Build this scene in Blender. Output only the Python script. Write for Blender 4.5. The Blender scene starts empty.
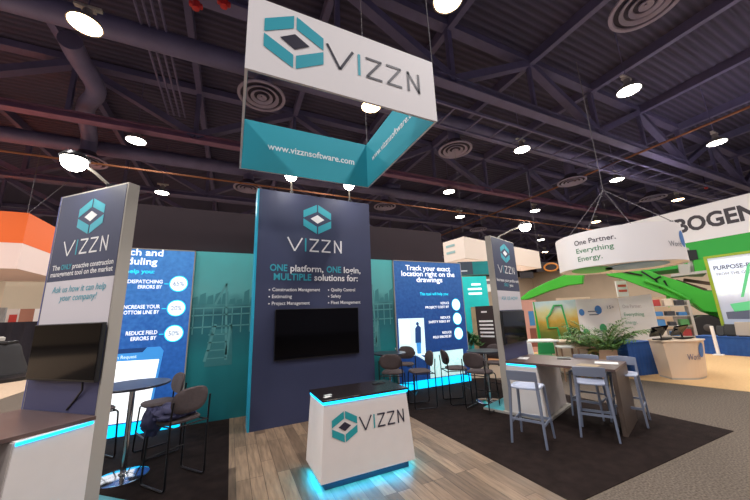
import bpy, math, random
from mathutils import Vector, Matrix, noise
random.seed(7)
S = bpy.context.scene
COL = S.collection
PI = math.pi

# ------------------------------------------------------------------ camera
F, PITCH, ROLL, YAW, EYE = 305.126, math.radians(12.128), math.radians(-2.203), math.radians(25.203), 1.85
fwd = Vector((math.sin(YAW)*math.cos(PITCH), math.cos(YAW)*math.cos(PITCH), math.sin(PITCH)))
rgt0 = Vector((math.cos(YAW), -math.sin(YAW), 0))
up0 = rgt0.cross(fwd)
rgt = rgt0*math.cos(ROLL) + up0*math.sin(ROLL)
upv = -rgt0*math.sin(ROLL) + up0*math.cos(ROLL)
CAM = Vector((0, 0, EYE))
cd = bpy.data.cameras.new('camera'); cam = bpy.data.objects.new('camera', cd); COL.objects.link(cam)
cd.sensor_width = 36; cd.lens = F/750*36; cd.clip_end = 400; cd.clip_start = .05
m3 = Matrix((rgt, upv, -fwd)).transposed()
cam.matrix_world = Matrix.Translation(CAM) @ m3.to_4x4()
S.camera = cam

def ray(px, py): return fwd + rgt*((px-375)/F) - upv*((py-250)/F)
def atd(px, py, D): return CAM + ray(px, py)*D
def atz(px, py, z):
    d = ray(px, py); return CAM + d*((z-EYE)/d.z)
def aty(px, py, y):
    d = ray(px, py); return CAM + d*(y/d.y)
def atx(px, py, x):
    d = ray(px, py); return CAM + d*(x/d.x)
class Plane:                       # an upright plane through a point, facing the point (0,0)
    def __init__(s, p, n=None):
        s.p = Vector((p[0], p[1], 0)); s.n = Vector((n[0], n[1], 0)).normalized() if n else Vector((p[0], p[1], 0)).normalized()
        s.u = Vector((s.n.y, -s.n.x, 0))
    def at(s, px, py):
        d = ray(px, py); return CAM + d*((s.p-CAM).dot(s.n)/d.dot(s.n))

# ------------------------------------------------------------------ materials
def lin(c):
    c = c/255; return c/12.92 if c <= .04045 else ((c+.055)/1.055)**2.4
def rgb(c): return (lin(c[0]), lin(c[1]), lin(c[2]), 1)
MATS = {}
def mat(name, c, rough=.6, metal=0, var=0, scale=6, bump=0, bscale=60, spec=.5):
    if name in MATS: return MATS[name]
    m = bpy.data.materials.new(name); m.use_nodes = True; MATS[name] = m
    nt = m.node_tree; b = nt.nodes['Principled BSDF']
    b.inputs['Base Color'].default_value = rgb(c); b.inputs['Roughness'].default_value = rough
    b.inputs['Metallic'].default_value = metal; b.inputs['Specular IOR Level'].default_value = spec
    tc = nt.nodes.new('ShaderNodeTexCoord')
    if var:
        n = nt.nodes.new('ShaderNodeTexNoise'); n.inputs['Scale'].default_value = scale; n.inputs['Detail'].default_value = 5
        r = nt.nodes.new('ShaderNodeValToRGB'); k = rgb(c)
        r.color_ramp.elements[0].position = .3; r.color_ramp.elements[1].position = .7
        r.color_ramp.elements[0].color = [x*(1-var) for x in k[:3]]+[1]; r.color_ramp.elements[1].color = [min(1, x*(1+var)) for x in k[:3]]+[1]
        nt.links.new(tc.outputs['Object'], n.inputs['Vector']); nt.links.new(n.outputs['Fac'], r.inputs[0]); nt.links.new(r.outputs[0], b.inputs['Base Color'])
    if bump:
        n = nt.nodes.new('ShaderNodeTexNoise'); n.inputs['Scale'].default_value = bscale
        bp = nt.nodes.new('ShaderNodeBump'); bp.inputs['Strength'].default_value = bump; bp.inputs['Distance'].default_value = .02
        nt.links.new(tc.outputs['Object'], n.inputs['Vector']); nt.links.new(n.outputs['Fac'], bp.inputs['Height']); nt.links.new(bp.outputs[0], b.inputs['Normal'])
    return m
def glow(name, c, strength=1., base=None):
    if name in MATS: return MATS[name]
    m = mat(name, base or c, .5); b = m.node_tree.nodes['Principled BSDF']
    b.inputs['Emission Color'].default_value = rgb(c); b.inputs['Emission Strength'].default_value = strength
    return m
def plank_mat(name, c1, c2, gap, bw, bh, rot=True):
    m = mat(name, c1, .5); nt = m.node_tree; b = nt.nodes['Principled BSDF']
    tc = nt.nodes.new('ShaderNodeTexCoord'); mp = nt.nodes.new('ShaderNodeMapping')
    mp.inputs['Rotation'].default_value = (0, 0, PI/2 if rot else 0)
    br = nt.nodes.new('ShaderNodeTexBrick'); br.inputs['Scale'].default_value = 1
    br.inputs['Color1'].default_value = rgb(c1); br.inputs['Color2'].default_value = rgb(c2); br.inputs['Mortar'].default_value = rgb(gap)
    br.inputs['Brick Width'].default_value = bw; br.inputs['Row Height'].default_value = bh; br.inputs['Mortar Size'].default_value = .003
    br.offset = .37; br.offset_frequency = 3; br.inputs['Bias'].default_value = -.1
    ns = nt.nodes.new('ShaderNodeTexNoise'); ns.inputs['Scale'].default_value = 3; ns.inputs['Detail'].default_value = 8
    m2 = nt.nodes.new('ShaderNodeMapping'); m2.inputs['Scale'].default_value = (9, .9, 1)
    mx = nt.nodes.new('ShaderNodeMix'); mx.data_type = 'RGBA'; mx.blend_type = 'OVERLAY'; mx.inputs[0].default_value = .75
    nt.links.new(tc.outputs['Object'], mp.inputs[0]); nt.links.new(mp.outputs[0], br.inputs['Vector'])
    nt.links.new(tc.outputs['Object'], m2.inputs[0]); nt.links.new(m2.outputs[0], ns.inputs['Vector'])
    nt.links.new(br.outputs['Color'], mx.inputs[6]); nt.links.new(ns.outputs['Color'], mx.inputs[7])
    bw_ = nt.nodes.new('ShaderNodeRGBToBW'); nt.links.new(ns.outputs['Fac'], mx.inputs[7])
    nt.links.new(mx.outputs[2], b.inputs['Base Color'])
    return m
def print_mat(name, stops, axis='Z', lo=0, hi=1, noise_amt=.25, nscale=5, emit=0, rough=.5):
    """a printed picture: colour bands along one object axis, broken up by noise"""
    m = mat(name, stops[0][1], rough); nt = m.node_tree; b = nt.nodes['Principled BSDF']
    tc = nt.nodes.new('ShaderNodeTexCoord'); sp = nt.nodes.new('ShaderNodeSeparateXYZ'); mr = nt.nodes.new('ShaderNodeMapRange')
    mr.inputs['From Min'].default_value = lo; mr.inputs['From Max'].default_value = hi
    ns = nt.nodes.new('ShaderNodeTexNoise'); ns.inputs['Scale'].default_value = nscale; ns.inputs['Detail'].default_value = 6
    ma = nt.nodes.new('ShaderNodeMath'); ma.operation = 'MULTIPLY_ADD'; ma.inputs[1].default_value = noise_amt; ad = nt.nodes.new('ShaderNodeMath'); ad.operation = 'SUBTRACT'; ad.inputs[1].default_value = noise_amt*.5
    rp = nt.nodes.new('ShaderNodeValToRGB'); cr = rp.color_ramp
    cr.elements[0].position = stops[0][0]; cr.elements[0].color = rgb(stops[0][1]); cr.elements[1].position = stops[-1][0]; cr.elements[1].color = rgb(stops[-1][1])
    for p, c in stops[1:-1]: e = cr.elements.new(p); e.color = rgb(c)
    L = nt.links.new
    L(tc.outputs['Object'], sp.inputs[0]); L(sp.outputs[axis], mr.inputs[0]); L(tc.outputs['Object'], ns.inputs['Vector'])
    L(ns.outputs['Fac'], ma.inputs[0]); L(mr.outputs[0], ma.inputs[2]); L(ma.outputs[0], ad.inputs[0]); L(ad.outputs[0], rp.inputs[0]); L(rp.outputs[0], b.inputs['Base Color'])
    if emit:
        L(rp.outputs[0], b.inputs['Emission Color']); b.inputs['Emission Strength'].default_value = emit
    return m

WHITE = mat('white_laminate', (236, 228, 224), .4, var=.02)
NAVY = mat('navy_print', (54, 60, 92), .55, var=.06, scale=1.2)
GREYSIDE = mat('grey_side_panel', (174, 167, 158), .5)
BLACK = mat('black_plastic', (18, 17, 20), .4)
SCREEN = mat('dark_screen_glass', (9, 8, 11), .07, spec=.12)
METAL = mat('dark_metal', (45, 44, 48), .35, .6)
CHROME = mat('chrome', (200, 200, 205), .12, 1)
TEALP = mat('teal_print', (52, 168, 188), .5)
WHITEP = mat('white_print', (240, 238, 240), .5)
DARKP = mat('dark_print', (45, 42, 60), .5)
GREYP = mat('grey_print', (120, 120, 130), .5)
LED = glow('cyan_led', (20, 190, 255), 3.)
UNDER = glow('cyan_underglow', (0, 170, 255), 14.)
RING = mat('pale_duct_ring', (150, 140, 166), .5)
GAP = mat('dark_duct_inside', (64, 56, 74), .8)
LAMP = glow('lamp_glow', (255, 250, 235), 22.)
LAMPW = glow('warm_lamp_glow', (255, 214, 160), 22.)
CABLE = mat('steel_cable', (96, 92, 98), .7)
DUCT = mat('painted_duct', (110, 106, 144), .5, .2, var=.1, scale=2)
STEEL = mat('painted_steel', (98, 93, 130), .6, .1, var=.1, scale=2)
STEELR = mat('red_primer_steel', (130, 92, 122), .6, .1, var=.1, scale=2)

# ------------------------------------------------------------------ mesh building
class MB:
    def __init__(s): s.v = []; s.f = []
    def add(s, vs, fs):
        o = len(s.v); s.v += [tuple(v) for v in vs]; s.f += [tuple(i+o for i in f) for f in fs]; return s
    def box(s, x0, x1, y0, y1, z0, z1):
        return s.add([(x0,y0,z0),(x1,y0,z0),(x1,y1,z0),(x0,y1,z0),(x0,y0,z1),(x1,y0,z1),(x1,y1,z1),(x0,y1,z1)],
                     [(3,2,1,0),(4,5,6,7),(0,1,5,4),(1,2,6,5),(2,3,7,6),(3,0,4,7)])
    def hexa(s, lo, hi):            # frustum between two quads
        n = len(lo)
        return s.add(list(lo)+list(hi), [tuple(range(n-1,-1,-1)), tuple(range(n,2*n))]+[(i,(i+1)%n,n+(i+1)%n,n+i) for i in range(n)])
    def slab(s, pts, off):          # polygon of 3-D points thickened by a vector
        off = Vector(off); return s.hexa([Vector(p) for p in pts], [Vector(p)+off for p in pts])
    def poly(s, pts): return s.add(pts, [tuple(range(len(pts)))])
    def bar(s, p0, p1, w, h=None, up=(0,0,1)):
        p0, p1 = Vector(p0), Vector(p1); h = h or w; d = (p1-p0).normalized(); u = Vector(up)
        if abs(d.dot(u)) > .97: u = Vector((1,0,0))
        a = d.cross(u).normalized()*w/2; b = a.cross(d).normalized()*h/2
        q = [-a-b, a-b, a+b, -a+b]
        return s.hexa([p0+x for x in q], [p1+x for x in q])
    def tube(s, pts, r, n=8, caps=True):
        pts = [Vector(p) for p in pts]; rs = r if isinstance(r, (list, tuple)) else [r]*len(pts); o = len(s.v); ref = None
        for i, p in enumerate(pts):
            d = ((pts[min(i+1, len(pts)-1)]-p).normalized() + (p-pts[max(i-1, 0)]).normalized()).normalized()
            if ref is None: ref = d.orthogonal().normalized()
            ref = (ref - d*ref.dot(d)).normalized(); b = d.cross(ref)
            for k in range(n):
                a = 2*PI*k/n; s.v.append(tuple(p + (ref*math.cos(a)+b*math.sin(a))*rs[i]))
        for i in range(len(pts)-1):
            for k in range(n):
                s.f.append((o+i*n+k, o+i*n+(k+1)%n, o+(i+1)*n+(k+1)%n, o+(i+1)*n+k))
        if caps: s.f.append(tuple(o+k for k in range(n-1,-1,-1))); s.f.append(tuple(o+(len(pts)-1)*n+k for k in range(n)))
        return s
    def lathe(s, prof, n=24, c=(0,0,0), caps=True):
        o = len(s.v); c = Vector(c)
        for r, z in prof:
            for k in range(n):
                a = 2*PI*k/n; s.v.append((c.x+r*math.cos(a), c.y+r*math.sin(a), c.z+z))
        for i in range(len(prof)-1):
            for k in range(n):
                s.f.append((o+i*n+k, o+i*n+(k+1)%n, o+(i+1)*n+(k+1)%n, o+(i+1)*n+k))
        if caps: s.f.append(tuple(o+k for k in range(n-1,-1,-1))); s.f.append(tuple(o+(len(prof)-1)*n+k for k in range(n)))
        return s
    def map(s, fn): s.v = [tuple(fn(Vector(v))) for v in s.v]; return s
    def build(s, name, m, parent=None, smooth=False, bevel=0, loc=None):
        me = bpy.data.meshes.new(name); me.from_pydata(s.v, [], s.f); me.update(); me.materials.append(m)
        o = bpy.data.objects.new(name, me); COL.objects.link(o)
        if parent: o.parent = parent
        if loc: o.location = loc
        if smooth:
            for p in me.polygons: p.use_smooth = True
            me.set_sharp_from_angle(angle=math.radians(40))
        if bevel:
            b = o.modifiers.new('bevel', 'BEVEL'); b.width = bevel; b.segments = 2; b.limit_method = 'ANGLE'
        return o
def fillet(pts, r, n=5):
    pts = [Vector(p) for p in pts]; out = [pts[0]]
    for i in range(1, len(pts)-1):
        a, b, c = pts[i-1], pts[i], pts[i+1]; ra = min(r, (a-b).length*.45, (c-b).length*.45)
        p, q = b+(a-b).normalized()*ra, b+(c-b).normalized()*ra
        for k in range(n+1):
            t = k/n; out.append(p*(1-t)**2 + b*2*t*(1-t) + q*t*t)
    return out+[pts[-1]]
def tag(o, label=None, cat=None, group=None, kind=None):
    if label: o['label'] = label
    if cat: o['category'] = cat
    if group: o['group'] = group
    if kind: o['kind'] = kind
    return o
def thing(name, label, cat, loc=(0,0,0), rz=0, group=None):
    o = bpy.data.objects.new(name, None); COL.objects.link(o); o.location = loc; o.rotation_euler = (0,0,rz); o.empty_display_size = .2
    return tag(o, label, cat, group)
def dup(root, loc, rz, label, group=None):
    r = root.copy(); COL.objects.link(r); r.location = loc; r.rotation_euler = (0,0,rz); r['label'] = label
    if group: r['group'] = group
    for ch in root.children:
        c = ch.copy(); COL.objects.link(c); c.parent = r
        for g in ch.children:
            d = g.copy(); COL.objects.link(d); d.parent = c
    return r
def struct(o): o['kind'] = 'structure'; return o

# ------------------------------------------------------------------ lettering
_cache = {}
def glyphs(body, bold=0., shear=0.):
    k = (body, bold, shear)
    if k not in _cache:
        cu = bpy.data.curves.new('lettering', 'FONT'); cu.body = body; cu.offset = bold; cu.shear = shear; cu.resolution_u = 3; cu.fill_mode = 'FRONT'
        ob = bpy.data.objects.new('lettering', cu); COL.objects.link(ob); bpy.context.view_layer.update()
        me = bpy.data.meshes.new_from_object(ob.evaluated_get(bpy.context.evaluated_depsgraph_get()))
        _cache[k] = ([tuple(v.co) for v in me.vertices], [tuple(p.vertices) for p in me.polygons])
        bpy.data.objects.remove(ob); bpy.data.meshes.remove(me); bpy.data.curves.remove(cu)
    return _cache[k]
CAPH = None
def letters(mb, body, x0, x1, z, cap, bold=0., v=-.006, shear=0.):
    """put text between x0 and x1 on baseline z with capital height cap, in the local x-z plane"""
    global CAPH
    if CAPH is None: CAPH = max(p[1] for p in glyphs('H')[0])
    vs, fs = glyphs(body, bold, shear); a = min(p[0] for p in vs); b = max(p[0] for p in vs); k = (x1-x0)/(b-a)
    mb.add([(x0+(p[0]-a)*k, v, z+p[1]*cap/CAPH) for p in vs], fs); return mb
def text(parent, body, x0, x1, z, cap, m, bold=0., v=-.006, shear=0., name='lettering'):
    return letters(MB(), body, x0, x1, z, cap, bold, v, shear).build(name, m, parent)
def stroke(mb, a, b, w, v):
    a, b = Vector((a[0],0,a[1])), Vector((b[0],0,b[1])); d = (b-a).normalized(); n = Vector((-d.z,0,d.x))*w/2
    mb.poly([(p.x, v, p.z) for p in (a-n, b-n, b+n, a+n)])
def wordmark(parent, x0, x1, z0, z1, m, mi, v=-.006, w=None):
    """the thin five-letter word of the booth: V I Z Z N, the I in teal"""
    W = x1-x0; h = z1-z0; t = w or h*.11; X = lambda q: x0+q*W
    mb = MB(); i = MB()
    stroke(mb, (X(0)+t/2, z1), (X(.135), z0), t, v); stroke(mb, (X(.135), z0), (X(.265), z1), t, v)
    stroke(i, (X(.325), z0), (X(.325), z1), t, v)
    for a, b in ((.395, .565), (.615, .785)):
        stroke(mb, (X(a), z1-t/2), (X(b), z1-t/2), t, v); stroke(mb, (X(b)-t/2, z1-t*.8), (X(a)+t/2, z0+t*.8), t, v); stroke(mb, (X(a), z0+t/2), (X(b), z0+t/2), t, v)
    stroke(mb, (X(.85)+t/2, z0), (X(.85)+t/2, z1), t, v); stroke(mb, (X(.85)+t/2, z1-t*.5), (X(1)-t/2, z0+t*.5), t, v); stroke(mb, (X(1)-t/2, z0), (X(1)-t/2, z1), t, v)
    tag(mb.build('lettering', m, parent)); i.build('lettering', mi, parent)
def emblem(parent, cx, cz, w, h, m, md, v=-.006):
    a, b = w/2, h/2; g = .045
    P = lambda x, z: (cx+x*a, v, cz+z*b)
    mb = MB()
    for sx in (-1, 1):
        for sz in (-1, 1):
            mb.poly([P(sx, sz*.5), P(sx*g, sz*.98), P(sx*g, sz*.5), P(sx, sz*.03)])
    em = mb.build('emblem', m, parent)
    MB().poly([P(-.5, 0), P(0, .29), P(.5, 0), P(0, -.29)]).build('emblem_center', md, em)

# ------------------------------------------------------------------ setting: floors
def floor_mat(name, c, var, sc):
    return mat(name, c, .95, var=var, scale=sc, bump=.25, bscale=160, spec=.1)
HALL = struct(MB().box(-45, 70, -25, 60, -.10, 0).build('floor', floor_mat('grey_hall_carpet', (104, 94, 85), .45, 48)))
PL = plank_mat('plank_floor', (146, 122, 99), (84, 68, 55), (66, 53, 43), 1.1, .155)
struct(MB().box(.079, 3.096, -6, 7.2, 0, .008).build('floor_planks', PL))
DK = floor_mat('dark_carpet', (36, 27, 25), .3, 7)
struct(MB().box(-5.5, .079, 1.0, 7.2, 0, .007).build('floor_carpet', DK))
struct(MB().box(3.096, 6.763, 2.3, 7.2, 0, .007).build('floor_carpet', DK))
TAN = floor_mat('tan_carpet', (214, 176, 128), .06, 20)
pa, pb = atz(640.8, 380, 0), atz(750, 392, 0); dv = (pb-pa).normalized(); nv = Vector((-dv.y, dv.x, 0)); nv = nv if nv.x > 0 else -nv
q0, q1 = pa-dv*9, pb+dv*6
struct(MB().slab([q0, q1, q1+nv*9, q0+nv*9], (0,0,.007)).build('floor_tan', TAN))
struct(MB().box(-26, -5.6, 7.5, 24, 0, .006).build('floor_beige', floor_mat('beige_carpet', (196, 172, 148), .08, 10)))

# setting: hall walls and ceiling
BEIGE = mat('beige_hall_wall', (216, 192, 164), .9, var=.08, scale=.25)
DARKW = mat('dark_upper_wall', (52, 44, 54), .9)
struct(MB().box(-45, 70, 48, 48.4, 0, 9.0).build('wall_back', BEIGE)); struct(MB().box(-45, 70, 48, 48.4, 9.0, 14).build('wall_back_upper', DARKW))
struct(MB().box(62, 62.4, -25, 48, 0, 10).build('wall_right', BEIGE)); struct(MB().box(62, 62.4, -25, 48, 10, 14).build('wall_right_upper', DARKW))
struct(MB().box(-45.4, -45, -25, 48, 0, 9).build('wall_left', BEIGE))
def deck_mat():
    m = mat('corrugated_deck', (76, 66, 92), .85); nt = m.node_tree; b = nt.nodes['Principled BSDF']
    tc = nt.nodes.new('ShaderNodeTexCoord'); w = nt.nodes.new('ShaderNodeTexWave'); w.bands_direction = 'Y'; w.inputs['Scale'].default_value = 1.1
    bp = nt.nodes.new('ShaderNodeBump'); bp.inputs['Strength'].default_value = .8; bp.inputs['Distance'].default_value = .08
    nt.links.new(tc.outputs['Object'], w.inputs['Vector']); nt.links.new(w.outputs['Fac'], bp.inputs['Height']); nt.links.new(bp.outputs[0], b.inputs['Normal'])
    r = nt.nodes.new('ShaderNodeValToRGB'); r.color_ramp.elements[0].color = rgb((58, 53, 77)); r.color_ramp.elements[1].color = rgb((76, 70, 98))
    nt.links.new(w.outputs['Fac'], r.inputs[0]); nt.links.new(r.outputs[0], b.inputs['Base Color'])
    return m
struct(MB().box(-45, 70, -25, 60, 13.2, 13.4).build('ceiling', deck_mat()))

# ceiling steel: trusses along X, joists along Y
TY = (7.75, 15.3, 22.9, 30.5, 38)
for k, y in enumerate(TY):
    t = bpy.data.objects.new('ceiling_truss', None); COL.objects.link(t); t.location = (0, y, 10.4); struct(t)
    mm = STEELR if k == 1 else STEEL
    mb = MB(); mb.box(-40, 62, -.2, .2, -.16, -.11); mb.box(-40, 62, -.2, .2, .11, .16); mb.box(-40, 62, -.05, .05, -.11, .11)
    mb.build('lower_chord', mm, t); MB().box(-40, 62, -.2, .2, 2.45, 2.75).build('upper_chord', STEEL, t)
    wb = MB(); n = 0
    for i in range(-4, 7):
        x = i*9.2-2
        wb.bar((x, 0, .1), (x+4.6, 0, 2.5), .34, .3); wb.bar((x+4.6, 0, 2.5), (x+9.2, 0, .1), .34, .3); wb.bar((x, 0, .1), (x, 0, 2.5), .2)
        wb.bar((x+4.6, 0, .1), (x+4.6, 0, 2.5), .16)
    wb.build('web', STEEL, t)
jm = MB()
for i in range(-8, 16): jm.box(i*4.6-.12-2.0, i*4.6+.12-2.0, -20, 46, 12.75, 13.2)
struct(jm.build('ceiling_joists', STEEL))
# upper walkway rails and cable tray beside the near truss
ct = thing('cable_tray', 'long ladder cable tray running under the nearest truss at top right', 'cable tray', (0, 0, 9.95))
MB().box(6.0, 60, 9.55, 9.63, 0, .1).build('tray_rail', DUCT, ct); MB().box(6.0, 60, 8.35, 8.43, 0, .1).build('tray_rail', DUCT, ct)
for i in range(24): MB().box(6.3+i*1.5, 6.36+i*1.5, 8.43, 9.55, .02, .08).build('tray_rung', DUCT, ct)
# long pipes
OR = mat('orange_pipe', (132, 82, 54), .6)
tag(MB().tube([(19.6, -24.9, 10.12), (20.6, 47.9, 10.12)], .06, 8).build('sprinkler_pipe', OR, smooth=True), 'thin orange pipe running diagonally across the ceiling at right', 'pipe')
tag(MB().tube([(-44.9, 17.5, 9.4), (61.9, 17.5, 9.4)], .05, 8).build('sprinkler_pipe', OR, smooth=True), 'thin brownish pipe crossing the far ceiling low behind the dark booth wall', 'pipe')
for k in range(4):
    cb = MB().tube([(-3.1+k*.22, 3, 11.2), (-3.1+k*.22, 15, 11.2)], .045, 6).build('conduit', STEEL, smooth=True)
    tag(cb, 'grey conduit in the bundle above the left lamps', 'conduit', 'conduits in the bundle above the left lamps')
# air ducts along X
def duct(y, z, r, label, x0=-40, x1=60):
    mb = MB(); xs = [x0+i*1.5 for i in range(int((x1-x0)/1.5)+1)]
    mb.tube([(x, y, z) for x in xs], r, 18)
    d = tag(mb.build('air_duct', DUCT, smooth=True), label, 'air duct')
    seam = MB()
    for x in xs[::2]: seam.lathe([(r+.005, -.03), (r+.02, -.03), (r+.02, .03), (r+.005, .03)], 18).v
    return d
duct(10.55, 11.05, .36, 'thick round air duct crossing the ceiling above the top left lamp')
duct(19.6, 11.2, .38, 'round air duct crossing the ceiling behind the second truss')
dd = [(-7.0, 18.6, 9.9, 'round ringed ceiling diffuser above the left tower sign, at far left'),
      (.6, 10.7, 10., 'round ringed ceiling diffuser seen through the hanging frame sign'),
      (10., 11.1, 10., 'round ringed ceiling diffuser just right of the hanging frame sign'),
      (10.3, 19.8, 10., 'round ringed ceiling diffuser below the right edge of the hanging frame sign'),
      (.53, 19.6, 10., 'round ringed ceiling diffuser just left of the center tower top'),
      (10., 2.95, 10., 'large round ringed ceiling diffuser at the top edge, right of centre'),
      (20., 11.5, 10., 'round ringed ceiling diffuser above the round hanging sign'),
      (22.4, 22.7, 10., 'small round ringed ceiling diffuser above the white box sign'),
      (29.5, 11.2, 10., 'small round ringed ceiling diffuser right of the suspension cables of the round sign')]
R_ = .85
p0 = None
for k, (x, y, z, lb) in enumerate(dd):
    if p0 is None:
        p0 = t = thing('ceiling_diffuser', lb, 'diffuser', (x, y, z), 0, 'ceiling diffusers')
        MB().lathe([(R_*.86, .02), (R_*.9, -.01), (R_, 0), (R_, .05), (R_*.88, .08), (R_*.86, .02)], 36, caps=False).build('outer_ring', RING, t, True)
        for ra, rb in ((.72, .58), (.46, .33), (.2, .04)):
            MB().lathe([(R_*ra, -.03), (R_*ra, .01), (R_*rb, .07), (R_*rb, .03), (R_*ra, -.03)], 32, caps=False).build('inner_ring', RING, t, True)
        MB().lathe([(R_*.87, .07), (R_*.84, .16), (.36, .4), (.36, .5)], 28).build('cone', GAP, t, True)
        MB().tube(fillet([(0, 0, .48), (0, 0, 1.75), (1.3, .0, 1.75)], .6, 8), .3, 18).build('duct_drop', DUCT, t, True)
    else: dup(p0, (x, y, z), 0, lb)

far_left = [o for o in bpy.data.objects if o.name.startswith('ceiling_diffuser') and o.location.x < -6][0]
for ch in list(far_left.children):
    if ch.name.startswith('duct_drop'):
        if True:
            pth = [Vector((0, 0, .48))]+[atz(px, py, z)-far_left.location for px, py, z in ((90, 132, 10.9), (88, 112, 11.1), (122, 104, 11.2), (128, 92, 11.25), (96, 58, 11.2))]
            pth = [Vector((0, 0, .48)), Vector((0, 0, 1.3))]+[atz(px, py, z)-far_left.location for px, py, z in ((84, 106, 11.25), (100, 92, 11.2), (76, 54, 11.1), (70, 40, 11.05))]
            ch.data = MB().tube(fillet(pth, .8, 8), .32, 18).build('duct_path', DUCT, None, True).data
            bpy.data.objects.remove([o for o in bpy.data.objects if o.name.startswith('duct_path')][0])
# high bay lamps
lamps = [(85, 25, 1, 'large warm high bay lamp nearest the top left corner'), (136, 141, 0, 'high bay lamp left of the hanging frame sign, above the dark booth wall'),
 (162, 193, 0, 'small high bay lamp just above the dark booth wall at left'), (371, 107, 1, 'warm high bay lamp seen through the opening of the hanging frame sign'),
 (448, 0, 1, 'warm high bay lamp cut by the top edge, right of the frame sign'), (629, 91, 0, 'large high bay lamp high at right, below the big diffuser'),
 (717, 143, 0, 'high bay lamp at upper right above the white banner'), (522, 150, 0, 'high bay lamp under the cable tray, centre right'),
 (617, 180, 0, 'high bay lamp just above the round hanging sign cables'), (678, 200, 1, 'high bay lamp just above the edge of the white and green banner'),
 (449, 192, 0, 'small high bay lamp above the white box sign'), (535, 211, 0, 'small high bay lamp above the narrow right tower sign'),
 (720, 207, 0, 'small high bay lamp half behind the long white banner'), (541, 240, 0, 'tiny high bay lamp right of the white box sign, upper one of two'),
 (545, 252, 1, 'tiny high bay lamp right of the white box sign, lower one of two'), (596, 222, 1, 'high bay lamp straight above the left part of the round sign'),
 (460, 217, 0, 'tiny high bay lamp hanging over the corner of the white box sign')]
L0 = None
DOME = mat('lamp_housing', (150, 145, 150), .4, .3)
for k, (px, py, warm, lb) in enumerate(lamps):
    p = atz(px, py, 9.9 if py < 236 else 9.4)
    if L0 is None or L0.get(warm) is None:
        L0 = L0 or {}
        t = thing('high_bay_lamp', lb, 'lamp', p, 0, 'high bay lamps'); L0[warm] = t
        MB().lathe([(.02, .5), (.1, .5), (.13, .3), (.36, .1), (.4, 0), (.37, 0), (.3, .1)], 24).build('lamp_housing', DOME, t, True)
        MB().lathe([(.01, -.05), (.2, -.035), (.36, .01), (.36, .02)], 24).build('diffuser', LAMPW if warm else LAMP, t, True)
        MB().box(-.3, .3, -.06, .06, .55, .62).box(-.16, .16, -.1, .1, .5, .56).build('ballast_box', mat('pale_metal', (190, 186, 184), .5), t)
        MB().tube([(0, 0, .6), (0, 0, 3.3 if py < 236 else 3.8)], .02, 6).build('hanger', STEEL, t)
    else: dup(L0[warm], p, 0, lb)

# ------------------------------------------------------------------ booth wall with panels and lightboxes
wb = struct(MB().box(-2.45, 5.6, 7.2, 7.35, 0, 4.22).build('wall_booth', mat('dark_booth_wall', (50, 38, 44), .9, var=.05, scale=2)))
TEALM = print_mat('teal_mural', [(0, (20, 112, 120)), (.35, (34, 142, 148)), (.5, (36, 118, 128)), (.62, (42, 108, 118)), (.74, (104, 188, 188)), (1, (96, 206, 206))], lo=0, hi=3.28, noise_amt=.22, nscale=2.2)
MACH = mat('mural_dark_print', (66, 142, 146), .6); MACHL = mat('mural_pale_print', (100, 172, 174), .6)
def mural(x0, x1, label, seed):
    t = thing('mural_panel', label, 'wall panel', ((x0+x1)/2, 7.12, 0), 0, 'teal mural panels')
    w = (x1-x0)/2; MB().box(-w, w, -.035, .07, 0, 3.28).build('panel', TEALM, t)
    d = MB(); l = MB(); r = random.Random(seed); v = -.038
    for z in (1.75, 1.98, 2.12): stroke(l, (-w*.95, z), (w*.9, z+.02), .025, v)
    for k in range(7): x = -w*.9+k*w*.28; stroke(l, (x, 1.62), (x, 2.12), .02, v)
    stroke(l, (-w*.3, 2.2), (0, 2.62), .04, v); stroke(l, (0, 2.62), (w*.1, 1.2), .04, v); stroke(l, (-w*.5, 1.1), (-w*.25, 1.8), .05, v); stroke(l, (w*.1, 1.1), (w*.2, 1.8), .05, v)
    for k in range(4): stroke(l, (-w*.45, 1.15+k*.15), (w*.12, 1.15+k*.15), .02, v)
    for k in range(9):
        x = -w*.9+k*w*.22; h = r.uniform(.1, .35); d.poly([(x-.06, v+.001, 2.2), (x+.06, v+.001, 2.2), (x+.05, v+.001, 2.2+h), (x-.045, v+.001, 2.2+h*.8)])
    d.poly([(-w*.5, v+.0005, 1.0), (w*.3, v+.0005, 1.0), (w*.25, v+.0005, 1.7), (-w*.4, v+.0005, 1.7)])
    d.build('mural_machine', MACH, t); l.build('mural_scaffold', MACHL, t)
    MB().box(w*.93, w*.97, -.05, -.035, 1.0, 1.04).build('catch', WHITEP, t)
mural(-.735, .50, 'teal construction mural panel left of the center tower', 3)
mural(2.6, 3.825, 'teal construction mural panel right of the center tower, mostly hidden', 5)

BLUE = print_mat('blue_lightbox_print', [(0, (18, 62, 128)), (.5, (36, 88, 160)), (1, (66, 128, 190))], lo=-.6, hi=3.6, noise_amt=.7, nscale=14, emit=.75)
BLUE2 = print_mat('navy_lightbox_print', [(0, (12, 42, 92)), (.5, (24, 62, 122)), (1, (46, 92, 150))], lo=-.6, hi=3.6, noise_amt=.7, nscale=14, emit=.75)
GW = glow('lit_white', (250, 252, 255), .95); GC = glow('lit_cyan', (40, 225, 250), 1.0); GB = glow('lit_blue', (60, 140, 210), .8)
GSTEEL = glow('lit_steel_blue', (90, 130, 165), .3); GLINE = glow('lit_dark_blue', (30, 70, 130), .4); GPALE = glow('lit_pale', (205, 232, 240), .9)
GLOWB = glow('cyan_base_glow', (0, 190, 250), 1.6)
def disc(mb, cx, cz, r, v, n=28, sx=1.):
    mb.poly([(cx+r*sx*math.cos(2*PI*k/n), v, cz+r*math.sin(2*PI*k/n)) for k in range(n)])
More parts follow.
